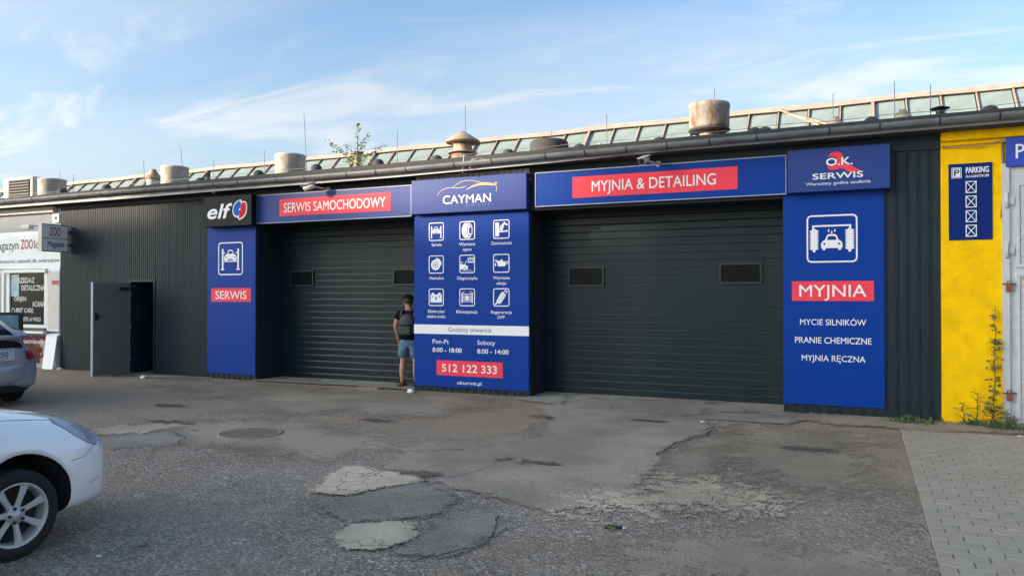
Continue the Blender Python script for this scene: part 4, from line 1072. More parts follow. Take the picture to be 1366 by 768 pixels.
# ------------------------------------------------------------------ yellow building and gate at the right
yb = thing('yellow_building', (3, 0, 0), 'building with bright yellow rendered wall and old white metal gate', 'building')
q = MB(); q.box(.958, 1.655, .0, .5, 0, 3.68); q.box(1.655, 4.6, .06, .5, 3.40, 3.68); q.box(4.6, 8, 0, .5, 0, 3.68); q.build('wall', M['yellow'], yb)
q = MB(); q.box(.958, 8, -.09, -.001, 3.735, 3.875); q.build('cornice', M['yellow'], yb, bevel=.01)
q = MB(); q.box(.958, 8, -.03, .4, 3.682, 3.732); q.build('wall_head', M['yellow'], yb)
gt = MB(); gt.box(1.655, 1.735, -.03, .06, 0, 3.40); gt.box(4.5, 4.59, -.03, .06, 0, 3.4); gt.box(1.735, 4.5, .0, .05, 0, 3.40)
gate = gt.build('gate', M['gatew'], yb)
q = MB()
q.box(1.80,4.46,-.022,.0,.04,.09); q.box(1.80,4.46,-.022,.0,1.93,1.98); q.box(1.80,1.85,-.022,.0,.09,1.93)
q.box(1.80,4.46,-.022,.0,2.05,2.10); q.box(1.80,4.46,-.022,.0,3.10,3.15); q.box(3.10,3.16,-.024,.0,.04,3.15); q.box(1.80,1.85,-.022,.0,2.10,3.10)
q.build('gate_frame', M['gatew'], gate, bevel=.004)
q = MB(); q.add([(1.86,-.003,0),(4.42,-.003,0),(4.42,-.016,.085),(1.86,-.016,.085),(4.42,-.003,.098),(1.86,-.003,.098)], [(0,1,2,3),(3,2,4,5)])
so_ = q.build('slat', M['gatew'], None, fixn=False, org=(3,0,0)); so_.parent = gate; so_.location = (0,0,.095)
zz = [.095+i*.1 for i in range(1, 18)]+[2.105+i*.1 for i in range(0, 10)]
for z in zz:
    c_ = so_.copy(); C.objects.link(c_); c_.location = (0,0,z)
for z in (3.0-.08, 2.28):
    q = MB(); q.tube([(1.705,-.045,z-.10),(1.705,-.045,z+.10)], .022, 8); q.box(1.70,1.79,-.034,-.030,z-.05,z+.05); q.build('hinge', M['gatew'], gate)
for z in (1.83, .42):
    q = MB(); q.box(1.69,1.75,-.065,-.035,z-.09,z+.01); q.tube([(1.70,-.05,z),(1.70,-.05,z+.05),(1.74,-.05,z+.05),(1.74,-.05,z)], .006, 6); q.box(1.65,1.80,-.045,-.031,z-.0,z+.02)
    tag(q.build('padlock', M['rust'], org=(1.72,-.05,z)), 'rusty padlock on the %s hasp of the white gate' % ('upper' if z > 1 else 'lower'), 'padlock')
s9 = board('parking_rules_sign', 1.05, 1.550, 2.423, 3.434, -.012, .010, M['pblue'], 'dark blue PARKING sign with four crossed squares on the yellow wall', 'sign', bevel=.002)
p = Pic(0,0,1,1,-.0135)
def rawframe(p, x0, x1, z0, z1, wd, m=0):
    p.poly([(x0,z0),(x1,z0),(x1,z0+wd),(x0,z0+wd)], m, True); p.poly([(x0,z1-wd),(x1,z1-wd),(x1,z1),(x0,z1)], m, True)
    p.poly([(x0,z0),(x0+wd,z0),(x0+wd,z1),(x0,z1)], m, True); p.poly([(x1-wd,z0),(x1,z0),(x1,z1),(x1-wd,z1)], m, True)
rawframe(p, 1.085, 1.200, 3.245, 3.385, .008)
p.poly([(1.10,3.26),(1.185,3.26),(1.185,3.37),(1.10,3.37)], 0, True)
for k in range(4):
    z0 = 2.465+k*.192
    rawframe(p, 1.245, 1.370, z0, z0+.155, .010)
    p.line([(1.25,z0+.005),(1.365,z0+.15)], .009); p.line([(1.25,z0+.15),(1.365,z0+.005)], .009)
p.build('print', W, s9)
text('P', 1.115, 1.172, 3.275, .080, -.0180, M['pblue'], s9, bold=0.0193)
text('PARKING', 1.250, 1.510, 3.305, .075, -.0140, W, s9, bold=0.0165)
text('DLA KLIENTÓW DEP', 1.250, 1.512, 3.245, .032, -.0140, W, s9, bold=0.0132)
s10 = board('blue_parking_sign', 1.695, 2.80, 3.352, 3.735, -.05, .012, M['pblue2'], 'bright blue sign with white P above the white gate', 'sign', bevel=.002)
text('PARKING', 1.805, 2.68, 3.455, .18, -.0525, W, s10, bold=0.0066)
q = MB(); pts = [(.98,-.02,3.66),(1.2,-.05,3.655),(1.45,-.05,3.645),(1.65,-.03,3.70),(1.9,-.08,3.79)]
q.tube(pts, .007, 6); pts = [(1.66,-.03,3.70),(1.665,-.01,3.3),(1.66,-.008,2.9),(1.64,-.008,2.7)]; q.tube(pts, .006, 6)
tag(q.build('cable', M['zinc'], org=(1.4,-.03,3.6)), 'loose grey cable hanging under the eaves of the yellow wall', 'cable')

# ------------------------------------------------------------------ pet shop at the far left
sh = thing('pet_shop', (-20, 0, 0), 'grey and white pet shop front with wide window at the far left', 'building')
q = MB(); q.box(-28, -16.76, .06, .5, 0, 3.70); q.build('wall', M['shopw'], sh)
q = MB(); q.box(-28, -16.95, -.04, .058, 3.60, 3.735); q.build('wall_head', M['cream'], sh, bevel=.006)
wf = MB(); wf.box(-18.68,-17.20,.0,.058,2.13+.08,2.29); wf.box(-18.68,-17.20,.0,.058,.86,1.0); wf.box(-18.68,-18.56,.0,.058,1.0,2.21); wf.box(-17.30,-17.20,.0,.058,1.0,2.21)
win = wf.build('window_frame', M['pvc'], sh, bevel=.004)
q = MB(); q.box(-18.56,-17.30,.030,.045,1.0,2.21); q.build('pane', M['glassd'], win)
q = MB(); q.box(-18.7,-17.18,-.06,-.001,2.215,2.295); q.build('shutter_box', M['pvc'], win, bevel=.004)
q = MB(); q.box(-18.72,-17.18,-.10,-.001,.80,.855); q.build('sill', M['pvc'], win)
q = MB(); q.box(-18.70,-17.22,-.03,-.001,.868,.925); q.build('ledge', M['frameb'], win)
q = MB(); q.box(-18.55,-18.25,.026,.029,1.66,2.18); q.build('sticker', M['sticker'], win)
TT = M['ttext']
def wt(s_, x0, x1, zb, cap, b=.03): text(s_, x0, x1, zb, cap, .0245, TT, win, bold=b)
wt('SPRZEDAZ', -18.45, -17.68, 1.98, .12); wt('DETALICZNA', -18.15, -17.32, 1.80, .12); wt('ORIJEN', -18.42, -17.98, 1.55, .10); wt('ACANA', -17.75, -17.32, 1.42, .12)
wt('BRIT CARE', -18.35, -17.72, 1.28, .10); wt('TASTE of WILD', -18.22, -17.45, 1.08, .09)
for z in (1.32, 1.12):
    q = MB(); q.lathe((-18.46,.026,z), [(.045,0),(.055,-.001),(.065,0)], 16, axis='y'); q.build('paw_sticker', TT, win)
# shutter left of the window
q = MB(); q.box(-20.2,-18.72,.02,.058,.2,2.32); shut = q.build('roller_shutter', M['shopw'], sh)
for i in range(9):
    q = MB(); q.box(-20.0+i*.14,-19.9+i*.14,.008,.0199,.25,2.28); q.build('slat', M['pvc'], shut)
q = MB(); q.box(-17.19,-16.765,.0,.05,.86,2.31); q.box(-17.21,-16.765,-.012,.0,.76,.80)
pp = q.build('pale_panel', M['shopwhite'], sh)
q = MB(); q.box(-17.16,-16.78,-.004,-.001,.90,2.24); po_ = q.build('poster', M['posterpale'], sh)
q = MB(); q.box(-17.02,-16.78,-.007,-.0045,1.93,2.03); q.build('red_label', M['zoored'], po_)
q = MB(); q.box(-18.9,-17.21,.03,.055,.10,.74); pr_ = q.build('poster', M['posterred'], sh); pr_['label'] = 'dark red poster with animal photos under the window'
text('WWW.ZOOMAGAZYN.ONLINE.COM', -18.60, -17.24, .56, .07, .0275, W, pr_, bold=0.0110)
fs_ = board('shop_fascia_sign', -20.5, -16.77, 2.31, 3.185, .022, .035, M['shopwhite'], 'long white shop sign reading Magazyn ZOO above the window', 'sign')
q = MB(); q.box(-18.62,-18.60,.018,.021,2.5,3.17); q.build('joint', M['signgrey'], fs_)
text('Magazyn', -19.24, -18.26, 2.78, .20, .0195, M['dtext'], fs_, bold=0.0121)
text('ZOO', -18.17, -17.74, 2.78, .215, .0195, M['zoored'], fs_, bold=0.0193)
text('logiczny', -17.69, -16.80, 2.78, .20, .0195, M['dtext'], fs_, bold=0.0121)
text('karmy, akcesoria i zabawki dla zwierzaków', -19.45, -16.80, 2.455, .085, .0195, M['dtext'], fs_, bold=0.0099)
bs = thing('projecting_sign', (-16.45,-.07,2.6), 'grey light box reading ZOO Magazyn projecting from the shop corner', 'sign')
q = MB(); q.box(-16.52,-16.41,-.66,-.06,2.655,3.265); q.build('box', M['signgrey'], bs, bevel=.004)
q = MB(); q.box(-16.53,-16.405,-.668,-.6605,2.65,3.27); q.build('edge_strip', M['cream'], bs)
q = MB(); q.box(-16.409,-16.405,-.66,-.06,2.655,2.672); q.box(-16.409,-16.405,-.66,-.06,3.248,3.265); q.box(-16.409,-16.405,-.66,-.06,2.945,2.958); q.build('trim', M['frameb'], bs)
q = MB(); q.box(-16.50,-16.44,-.06,.02,2.80,2.86); q.box(-16.50,-16.44,-.06,.02,3.10,3.16); q.build('bracket', M['zinc'], bs)
text('ZOO', -.49, -.23, 3.01, .185, -16.4045, M['zoored'], bs, bold=0.0055, axis='x')
text('Magazyn', -.53, -.15, 2.77, .12, -16.4045, M['dtext'], bs, bold=0.0083, axis='x')
q = MB(); q.box(-17.30,-17.02,-.55,-.43,3.17,3.27); q.bar((-17.15,-.45,3.25),(-17.1,.02,3.30),.03,.03); q.box(-17.29,-17.04,-.555,-.551,3.18,3.24,1)
tag(q.build('floodlight', [M['camera'], M['zinc']], org=(-17.15,0,3.25), bevel=.003), 'small white floodlight beside the projecting ZOO sign', 'floodlight')
q = MB(); q.box(-17.02,-16.80,.0,.055,3.36,3.56); q.lathe((-16.9,-.01,3.46), [(0,0),(.035,.002),(.04,.01)], 10, 1, axis='y')
tag(q.build('junction_box', [M['shopwhite'], M['frameb']], org=(-16.9,.05,3.45)), 'small white junction box under the eaves at the shop corner', 'junction box')
q = MB(); q.add([(-17.16,-.14,.0),(-16.78,-.15,.0),(-16.78,-.04,.76),(-17.16,-.04,.76),(-17.16,-.12,.0),(-16.78,-.13,.0),(-16.78,-.02,.76),(-17.16,-.02,.76)], [(0,1,2,3),(7,6,5,4),(0,4,5,1),(1,5,6,2),(2,6,7,3),(3,7,4,0)])
tag(q.build('leaning_board', M['shopwhite'], org=(-17.1,-.2,0)), 'plain white board leaning against the shop wall', 'board')

# ------------------------------------------------------------------ cameras and small fittings on the facade
def cctv(x, z, yaw, label):
    t_ = thing('security_camera', (x+.15, -.02, z), label, 'security camera')
    q = MB(); q.lathe((x+.16,-.02,z), [(0,-.035),(.045,-.03),(.05,.0)], 14, axis='y'); q.build('mount', M['camera'], t_)
    q = MB(); q.tube([(x+.16,-.05,z),(x+.12,-.16,z+.0),(x+.05,-.28,z+.02)], .018, 8); q.build('arm', M['camera'], t_)
    q = MB(); d = Vector((math.sin(yaw), -math.cos(yaw), -.35)).normalized(); a = Vector((x+.05,-.28,z+.05))
    q.tube([a, a+d*.05, a+d*.22], [.045,.052,.052], 14)
    q.tube([a+d*.22, a+d*.226], [.048,.046], 14, 1)
    q.bar(a+Vector((0,0,.055)), a+d*.27+Vector((0,0,.055)), .12, .008, 0)
    q.build('body', [M['camera'], M['black']], t_)
cctv(-3.02, 3.715, -.15, 'white bullet security camera above the right banner')
cctv(-9.30, 3.685, -1.1, 'white security camera facing left above the left banner')
q = MB(); q.lathe((-11.81,-.24,3.74), [(0,-.02),(.03,-.012),(.035,.0),(.02,.03)], 12)
tag(q.build('dome_sensor', M['camera'], org=(-11.81,-.24,3.74)), 'tiny white dome sensor above the black elf sign', 'sensor')
r = random.Random(3); q = MB()
for k in range(5):
    a = Vector((-5.95+.04*k,-.40,3.87)); pts = [a]
    for i in range(6): a = a+Vector((r.uniform(-.04,.08), r.uniform(-.03,.03), r.uniform(-.035,.04))); pts.append(a)
    q.tube(pts, .006, 5)
q.tube([(-6.03,-.45,4.02),(-6.06,-.42,3.88),(-6.12,-.33,3.74)], .006, 5)
tag(q.build('cable_tangle', M['camera'], org=(-5.9,-.4,3.87)), 'tangle of loose white cable on the gutter above the middle sign', 'cable')

# ------------------------------------------------------------------ cars
CARLEN, HW = 4.45, .865
TB = [(0,.52),(.04,.60),(.10,.67),(.2,.745),(.35,.82),(.6,.885),(.92,.945),(1.2,.975),(1.5,.985),(2.2,1.0),(3.0,1.02),(3.6,1.05),(4.0,1.075),(4.25,1.075),(4.38,1.04),(4.45,.90)]
BB = [(0,.28),(.05,.22),(.2,.175),(.5,.18),(1.5,.20),(3.5,.20),(4.1,.22),(4.35,.27),(4.45,.36)]
def hwid(s):
    fr_ = .62; k = 1.0
    if s < fr_: k = (1-(1-s/fr_)**2.25)**(1/2.25) if s > 0 else .0
    if s > CARLEN-.42:
        t_ = (CARLEN-s)/.42; k = min(k, (1-(1-t_)**3.2)**(1/3.2) if t_ > 0 else 0)
    return HW*max(k, .02)
def car(name, nose, heading, paint, label, steer=0.0, opendoor=False):
    """nose = ground point under the front bumper, heading = unit vector"""
    h = Vector((heading[0], heading[1], 0)).normalized(); rt = Vector((h.y, -h.x, 0))
    base = Vector((nose[0], nose[1], 0))
    T = lambda s, u, z: base - h*s + rt*u + Vector((0,0,z))
    t_ = thing(name, tuple(base-h*2.2), label, 'car')
    ss = [0,.012,.03,.055,.09,.13,.18,.24,.31,.39,.47,.56,.66,.76,.86,.96,1.06,1.16,1.28,1.4,1.6,1.9,2.2,2.6,3.0,3.3,3.5,3.7,3.85,4.0,4.1,4.18,4.25,4.31,4.36,4.40,4.43,4.45]
    n = 40; V = []; F = []
    for s in ss:
        w_ = hwid(s); b = interp(s, BB); tp = interp(s, TB); cz = .47+(.06 if s < .3 else 0)*(1-s/.3)
        e_up = 3.0+.5*min(1, s/1.0); 
        for k in range(n):
            a = 2*math.pi*k/n; cs, sn = math.cos(a), math.sin(a)
            eu = e_up if sn >= 0 else 7.0
            x = w_*math.copysign(abs(cs)**(2/eu), cs)
            z = cz+(tp-cz if sn >= 0 else cz-b)*math.copysign(abs(sn)**(2/eu), sn)
            if z > .62:                                        # tumble-in above the waist
                x *= 1-.10*(z-.62)/.4
            if z < .40 and .3 < s: x *= 1-.05*(.40-z)/.2
            V.append(T(s, x, z))
    m_ = len(ss)
    for i in range(m_-1):
        for k in range(n):
            k2 = (k+1) % n; F.append((i*n+k, i*n+k2, (i+1)*n+k2, (i+1)*n+k))
    F.append(tuple(range(n))); F.append(tuple((m_-1)*n+k for k in range(n))[::-1])
    mb = MB(); mb.add(V, F, 0, True); body = mb.build('body', [paint, M['black']], t_)
    # wheel arches cut out
    cutters = MB()
    for s in (.92, 3.62):
        for sd in (-1, 1):
            pts = []
            c0 = T(s, sd*(HW+.1), .325); c1 = T(s, sd*(HW-.30), .325)
            cutters.tube([c0, c1], .345, 40, 0)
    for i in range(len(cutters.sm)): cutters.sm[i] = True
    co_ = cutters.build('cutter', M['black'], t_)
    md = body.modifiers.new('b', 'BOOLEAN'); md.object = co_; md.operation = 'DIFFERENCE'; md.solver = 'EXACT'
    try: md.material_mode = 'TRANSFER'
    except Exception: pass
    bpy.context.view_layer.update()
    dg = bpy.context.evaluated_depsgraph_get()
    me = bpy.data.meshes.new_from_object(body.evaluated_get(dg)); body.modifiers.clear(); body.data = me
    bpy.data.objects.remove(co_)
    og = ORG[t_.name]
    bvh = BVHTree.FromPolygons([v.co.copy() for v in me.vertices], [tuple(p.vertices) for p in me.polygons])
    def onbody(name, pts, m, off=.004, sub=4, th=None, lv=None):
        """pts in (s,u,z) near the skin; filled, refined and snapped to it"""
        bm = bmesh.new(); vs = [bm.verts.new(T(*q)-og) for q in pts]; f = bm.faces.new(vs)
        bmesh.ops.triangulate(bm, faces=[f])
        for _ in range(sub):
            bmesh.ops.subdivide_edges(bm, edges=bm.edges[:], cuts=1, use_grid_fill=True)
        bmesh.ops.triangulate(bm, faces=bm.faces[:])
        for v in bm.verts:
            loc, nrm, _, _ = bvh.find_nearest(v.co)
            if loc is not None: v.co = loc+nrm*off
        bmesh.ops.recalc_face_normals(bm, faces=bm.faces)
        for f in bm.faces: f.smooth = True
        me_ = bpy.data.meshes.new(name); bm.to_mesh(me_); bm.free(); me_.materials.append(m)
        ce = me_.polygons[0]
        loc, nrm, _, _ = bvh.find_nearest(ce.center)
        if ce.normal.dot(nrm) < 0: me_.flip_normals()
        o = bpy.data.objects.new(name, me_); link(o, t_); ORG[o.name] = og
        return o
    def seam(pts, wd=.004, m=None, name='seam'):
        P = []
        for a, b in zip(pts, pts[1:]):
            for k in range(8): P.append(Vector(a).lerp(Vector(b), k/8))
        P.append(Vector(pts[-1])); Q_ = []
        for q in P:
            loc, nrm, _, _ = bvh.find_nearest(T(*q)-og); Q_.append(loc+og+nrm*wd*.2)
        mb_ = MB(); mb_.tube(Q_, wd, 5); return mb_.build(name, m or M['seam'], t_)
    # greenhouse
    GH = [(1.12,.93,.95,.70),(1.35,.95,1.10,.69),(1.7,.97,1.29,.66),(2.05,.98,1.42,.62),(2.5,.99,1.485,.60),(2.9,1.0,1.475,.60),(3.3,1.02,1.42,.59),(3.7,1.04,1.31,.585),(4.05,1.06,1.19,.58),(4.30,1.07,1.09,.575)]
    V = []; F = []; fm = []
    for s, zb, zt, wt_ in GH:
        wb_ = min(hwid(s)*.93, .80) if s < 4.1 else .70
        for u, z in ((-wb_,zb),(-(wb_*.55+wt_*.45),zb+(zt-zb)*.6),(-wt_,zt-.03),(-wt_*.8,zt-.008),(0,zt+.012),(wt_*.8,zt-.008),(wt_,zt-.03),(wb_*.55+wt_*.45,zb+(zt-zb)*.6),(wb_,zb)):
            V.append(T(s, u, z))
    mb = MB(); k9 = 9
    for i in range(len(GH)-1):
        for k in range(8):
            side = k in (0,1,6,7)
            s_mid = (GH[i][0]+GH[i+1][0])/2
            glass = (side and 1.3 < s_mid < 4.0) or ((not side) and (s_mid < 2.0 or s_mid > 3.1) and 2 < k < 5+1 and k in (3,4))
            F.append(((i*9+k, i*9+k+1, (i+1)*9+k+1, (i+1)*9+k), 1 if glass else 0))
    mb.v = [tuple(v) for v in V]
    for f, m__ in F: mb.f.append(f); mb.m.append(m__); mb.sm.append(True)
    mb.f.append(tuple(range(9))); mb.m.append(0); mb.sm.append(False)
    mb.f.append(tuple((len(GH)-1)*9+k for k in range(9))); mb.m.append(0); mb.sm.append(False)
    mb.build('cabin', [paint, M['glassd']], t_)
    # wheels
    for s in (.945, 3.62):
        for sd in (-1, 1):
            st_ = steer if s < 1 else 0
            c = T(s, sd*(HW-.105), .286)
            ax = (rt*sd*math.cos(st_)+h*sd*math.sin(st_)*1).normalized(); e1 = Vector((0,0,1)).cross(ax).normalized(); e2 = Vector((0,0,1))
            def ring(mb, prof, n_=48, m=0, sm=True):
                k0 = len(mb.v)
                for rr_, d_ in prof:
                    for j in range(n_):
                        a = 2*math.pi*j/n_; mb.v.append(tuple(c+ax*d_+(e1*math.cos(a)+e2*math.sin(a))*rr_*.952))
                for i in range(len(prof)-1):
                    for j in range(n_):
                        j2 = (j+1) % n_; mb.f.append((k0+i*n_+j, k0+i*n_+j2, k0+(i+1)*n_+j2, k0+(i+1)*n_+j)); mb.m.append(m); mb.sm.append(sm)
            ty = MB(); ring(ty, [(.215,-.09),(.27,-.10),(.293,-.085),(.300,-.055),(.301,0),(.300,.055),(.294,.080),(.280,.094),(.255,.101),(.235,.100),(.213,.088)])
            for a_ in (-.035,0,.035): ring(ty, [(.3015,a_-.004),(.3022,a_),(.3015,a_+.004)], 48, 0)
            wh = ty.build('wheel', M['tyre'], t_)
            rm_ = MB(); ring(rm_, [(.213,.060),(.219,.088),(.212,.092),(.202,.086),(.196,.072),(.190,.0)]); ring(rm_, [(.05,.0),(.19,.0)], 48, 1)
            for j in range(7):
                a = 2*math.pi*j/7+.35
                dr = e1*math.cos(a)+e2*math.sin(a); tn = -e1*math.sin(a)+e2*math.cos(a)
                vs = []
                for rr_, hw_, dd in ((.035,.020,.066),(.10,.019,.072),(.16,.024,.078),(.200,.033,.080)):
                    vs += [c+dr*rr_-tn*hw_+ax*(dd-.012), c+dr*rr_-tn*hw_*.62+ax*dd, c+dr*rr_+tn*hw_*.62+ax*dd, c+dr*rr_+tn*hw_+ax*(dd-.012), c+dr*rr_+ax*(dd-.045)]
                fs = [(i*5+k, i*5+(k+1) % 5, (i+1)*5+(k+1) % 5, (i+1)*5+k) for i in range(3) for k in range(5)]
                rm_.add(vs, fs, 0, False)
            ring(rm_, [(.062,.045),(.060,.076),(.034,.080),(.032,.088),(0,.090)], 24)
            for j in range(5):
                a = 2*math.pi*j/5+.6; p0 = c+(e1*math.cos(a)+e2*math.sin(a))*.047
                rm_.tube([p0+ax*.07, p0+ax*.090], .0095, 8, 1)
            rim = rm_.build('rim', [M['alloy'], M['frameb']], wh)
            dk = MB(); ring(dk, [(0,-.02),(.15,-.02),(.15,-.035)], 32, 0); ring(dk, [(.10,-.085),(.213,-.08)], 32, 1); dk.build('brake_disc', [M['zinc'], M['black']], wh)
    # lamps, seams
    for sd in (-1, 1):
        o = onbody('headlight', [(q[0], sd*q[1], q[2]) for q in HEAD], M['lamp'], .004, 4)
        onbody('headlight_reflector', [(q[0], sd*q[1], q[2]) for q in HEAD2], M['zinc'], .0055, 3)
        seam([(q[0], sd*q[1], q[2]) for q in HEAD+[HEAD[0]]], .0022)
        seam([(q[0], sd*q[1], q[2]) for q in BUMPSEAM], .0018)
        seam([(q[0], sd*q[1], q[2]) for q in HOODSEAM], .002)
        seam([(.16,sd*.62,.42),(.28,sd*.75,.40),(.42,sd*.83,.375)], .0025, M['zinc'], 'bumper_crease')
        onbody('lower_intake', [(.02,sd*.10,.30),(.06,sd*.35,.30),(.13,sd*.58,.29),(.14,sd*.58,.235),(.07,sd*.35,.235),(.03,sd*.10,.235)], M['frameb'], .003, 3)
        seam([(1.38,sd*.86,.25),(1.36,sd*.86,.6),(1.34,sd*.84,.9)], .003); seam([(2.45,sd*.86,.25),(2.45,sd*.86,.6),(2.47,sd*.84,.95)], .003)
        seam([(1.38,sd*.86,.25),(2.45,sd*.86,.25)], .003)
        mi = MB(); cc = T(1.45, sd*.97, .98); mi.bar(cc-rt*.09, cc+rt*.09, .09, .11); mi.bar(T(1.45,sd*.8,.94), cc, .05, .03); mi.build('mirror', paint, t_, bevel=.02)
        # rear: slim clear column above a red block
        onbody('tail_light', [(4.38,sd*.56,1.0),(4.30,sd*.66,.97),(4.30,sd*.75,.84),(4.39,sd*.60,.84)], M['tailclear'], .006, 3)
        onbody('tail_light', [(4.40,sd*.58,.845),(4.34,sd*.70,.835),(4.31,sd*.745,.78),(4.32,sd*.75,.705),(4.41,sd*.60,.705)], M['tail'], .010, 3)
    onbody('rear_glass', [(4.42,-.56,1.04),(4.42,.56,1.04),(4.44,.56,.90),(4.44,-.56,.90)], M['glassd'], .006, 4)
    seam([(4.40,-.72,.70),(4.43,-.60,.62),(4.45,-.3,.58),(4.45,.3,.58),(4.43,.60,.62),(4.40,.72,.70)], .004)
    sp = MB(); sp.prism([(0,0)], 0, 0) if False else None
    # spoiler lip
    V = []
    for u in (-.56,-.48,-.25,0,.25,.48,.56):
        k = 1-(abs(u)/.6)**3
        V += [T(4.16,u,1.085), T(4.43*k+4.26*(1-k),u,1.068), T(4.42*k+4.26*(1-k),u,1.03), T(4.18,u,1.03)]
    sp.add(V, [(i*4+k, i*4+(k+1) % 4, (i+1)*4+(k+1) % 4, (i+1)*4+k) for i in range(6) for k in range(4)], 0, False); sp.build('spoiler', paint, t_)
    # rear bumper shelf and dark valance
    bm_ = MB(); V = []
    us = [-.80,-.77,-.70,-.55,-.3,0,.3,.55,.70,.77,.80]
    for u in us:
        k = (abs(u)/.82)**4
        s0 = 4.50-.36*k
        V += [T(4.05,u,.64), T(s0-.02,u,.63), T(s0,u,.60), T(s0,u,.42), T(s0-.05,u,.33), T(4.0,u,.32)]
    bm_.add(V, [(i*6+k, i*6+(k+1) % 6, (i+1)*6+(k+1) % 6, (i+1)*6+k) for i in range(len(us)-1) for k in range(6)], 0, True); bm_.build('rear_bumper', paint, t_)
    vv = MB(); V = []
    for u in us:
        k = (abs(u)/.82)**4; s0 = 4.45-.34*k
        V += [T(4.0,u*.97,.325), T(s0,u*.97,.325), T(s0-.03,u*.97,.225), T(4.0,u*.97,.22)]
    vv.add(V, [(i*4+k, i*4+(k+1) % 4, (i+1)*4+(k+1) % 4, (i+1)*4+k) for i in range(len(us)-1) for k in range(4)], 0, False); vv.build('rear_valance', M['frameb'], t_)
    pl_ = MB(); V = [T(4.468,-.20,.865),T(4.468,.31,.865),T(4.478,.31,.755),T(4.478,-.20,.755),T(4.455,-.20,.865),T(4.455,.31,.865),T(4.465,.31,.755),T(4.465,-.20,.755)]
    pl_.add(V, [(0,1,2,3),(7,6,5,4),(0,4,5,1),(1,5,6,2),(2,6,7,3),(3,7,4,0)]); plo = pl_.build('number_plate', M['plate'], t_)
    # garnish holding the plate
    ga = MB(); ga.add([T(4.42,-.42,.90),T(4.42,.42,.90),T(4.46,.40,.70),T(4.46,-.40,.70),T(4.35,-.42,.90),T(4.35,.42,.90),T(4.35,.40,.70),T(4.35,-.40,.70)], [(0,1,2,3),(7,6,5,4),(0,4,5,1),(1,5,6,2),(2,6,7,3),(3,7,4,0)]); ga.build('plate_recess', paint, t_, bevel=.01)
    if opendoor:
        dd = MB(); hx = T(1.78,.86,0); ang = R(40)
        dv = (-h*math.cos(ang)+rt*math.sin(ang)).normalized(); nn = Vector((-dv.y, dv.x, 0))
        P0 = lambda a, z: hx+dv*a+Vector((0,0,z))
        def slab(a0, a1, z0, z1, th, m, sl=0):
            vs = [P0(a0,z0)-nn*th/2, P0(a1,z0)-nn*th/2, P0(a1-sl,z1)-nn*th/2, P0(a0+sl*1.2,z1)-nn*th/2]
            vs += [v+nn*th for v in vs]; dd.add(vs, [(0,1,2,3),(7,6,5,4),(0,4,5,1),(1,5,6,2),(2,6,7,3),(3,7,4,0)], m)
        slab(0,1.0,.3,.97,.07,0); slab(.0,.05,.97,1.38,.04,1); slab(.94,1.0,.97,1.38,.04,1); slab(.05,.94,1.35,1.39,.04,1); slab(.05,.94,.97,1.35,.008,2)
        dd.build('open_door', [paint, M['frameb'], M['sticker']], t_)
    return t_, T, plo, bvh, og
HEAD = [(.575,.655,.81),(.55,.58,.83),(.42,.57,.80),(.30,.60,.745),(.26,.66,.68),(.33,.765,.625),(.41,.785,.645),(.50,.76,.70)]
HEAD2 = [(.47,.65,.76),(.36,.62,.75),(.30,.70,.67),(.38,.755,.66)]
BUMPSEAM = [(.37,.78,.63),(.42,.80,.60),(.49,.845,.575),(.595,.86,.565)]
HOODSEAM = [(.56,.60,.83),(.8,.64,.90),(1.15,.68,.95)]
wc, WT, wpl, wbvh, wog = car('white_car', (-5.785, -7.62), (0,1), M['whitepaint'], 'white hatchback with seven spoke alloy wheels cut off by the left edge')
svc, ST, spl, sbvh, sog = car('silver_car', (-16.13, -4.25), (-.995,.096), M['silver'], 'silver hatchback seen from behind at the left edge with one door open', opendoor=True)
# number plate lettering on the silver car
def platetext(T, parent, s_):
    cu_ = bpy.data.curves.new('lettering', 'FONT'); cu_.body = s_; cu_.size = 1; cu_.offset = .015
    o = bpy.data.objects.new('lettering', cu_); C.objects.link(o)
    dg = bpy.context.evaluated_depsgraph_get(); me = bpy.data.meshes.new_from_object(o.evaluated_get(dg)); bpy.data.objects.remove(o)
    a = min(v.co.x for v in me.vertices); b = max(v.co.x for v in me.vertices); c_ = max(v.co.y for v in me.vertices)
    og = ORG[parent.name]
    for v in me.vertices:
        f = (v.co.x-a)/(b-a); v.co = T(4.472+.010*(1-v.co.y/c_)+.0035, -.18+.475*f, .77+.08*v.co.y/c_)-og
    me.materials.append(M['dtext']); ob = bpy.data.objects.new('lettering', me); link(ob, parent)
platetext(ST, spl, 'ZS 7AN50')

# ------------------------------------------------------------------ person
def skin_mesh(name, verts, edges, radii, m, parent, org, sub=1, root=0):
    me = bpy.data.meshes.new(name); me.from_pydata([tuple(Vector(v)) for v in verts], edges, [])
    o = bpy.data.objects.new(name, me); C.objects.link(o)
    md = o.modifiers.new('s', 'SKIN'); md.use_smooth_shade = True; md.branch_smoothing = .6
    for i, rr_ in enumerate(radii):
        me.skin_vertices[0].data[i].radius = rr_ if isinstance(rr_, tuple) else (rr_, rr_)
        me.skin_vertices[0].data[i].use_root = (i == root)
    s_ = o.modifiers.new('u', 'SUBSURF'); s_.levels = sub; s_.render_levels = sub
    dg = bpy.context.evaluated_depsgraph_get(); me2 = bpy.data.meshes.new_from_object(o.evaluated_get(dg))
    bpy.data.objects.remove(o)
    for p in me2.polygons: p.use_smooth = True
    me2.materials.clear(); me2.materials.append(m)
    ob = bpy.data.objects.new(name, me2); link(ob, parent); ORG[ob.name] = Vector(org)
    return ob
per = thing('person', (-7.60, .36, .022), 'person in black t-shirt, cap and denim shorts with grey backpack, waiting at the left door', 'person')
per.rotation_euler = (0, 0, R(14)); per.scale = (1.10, 1.04, 1.0)
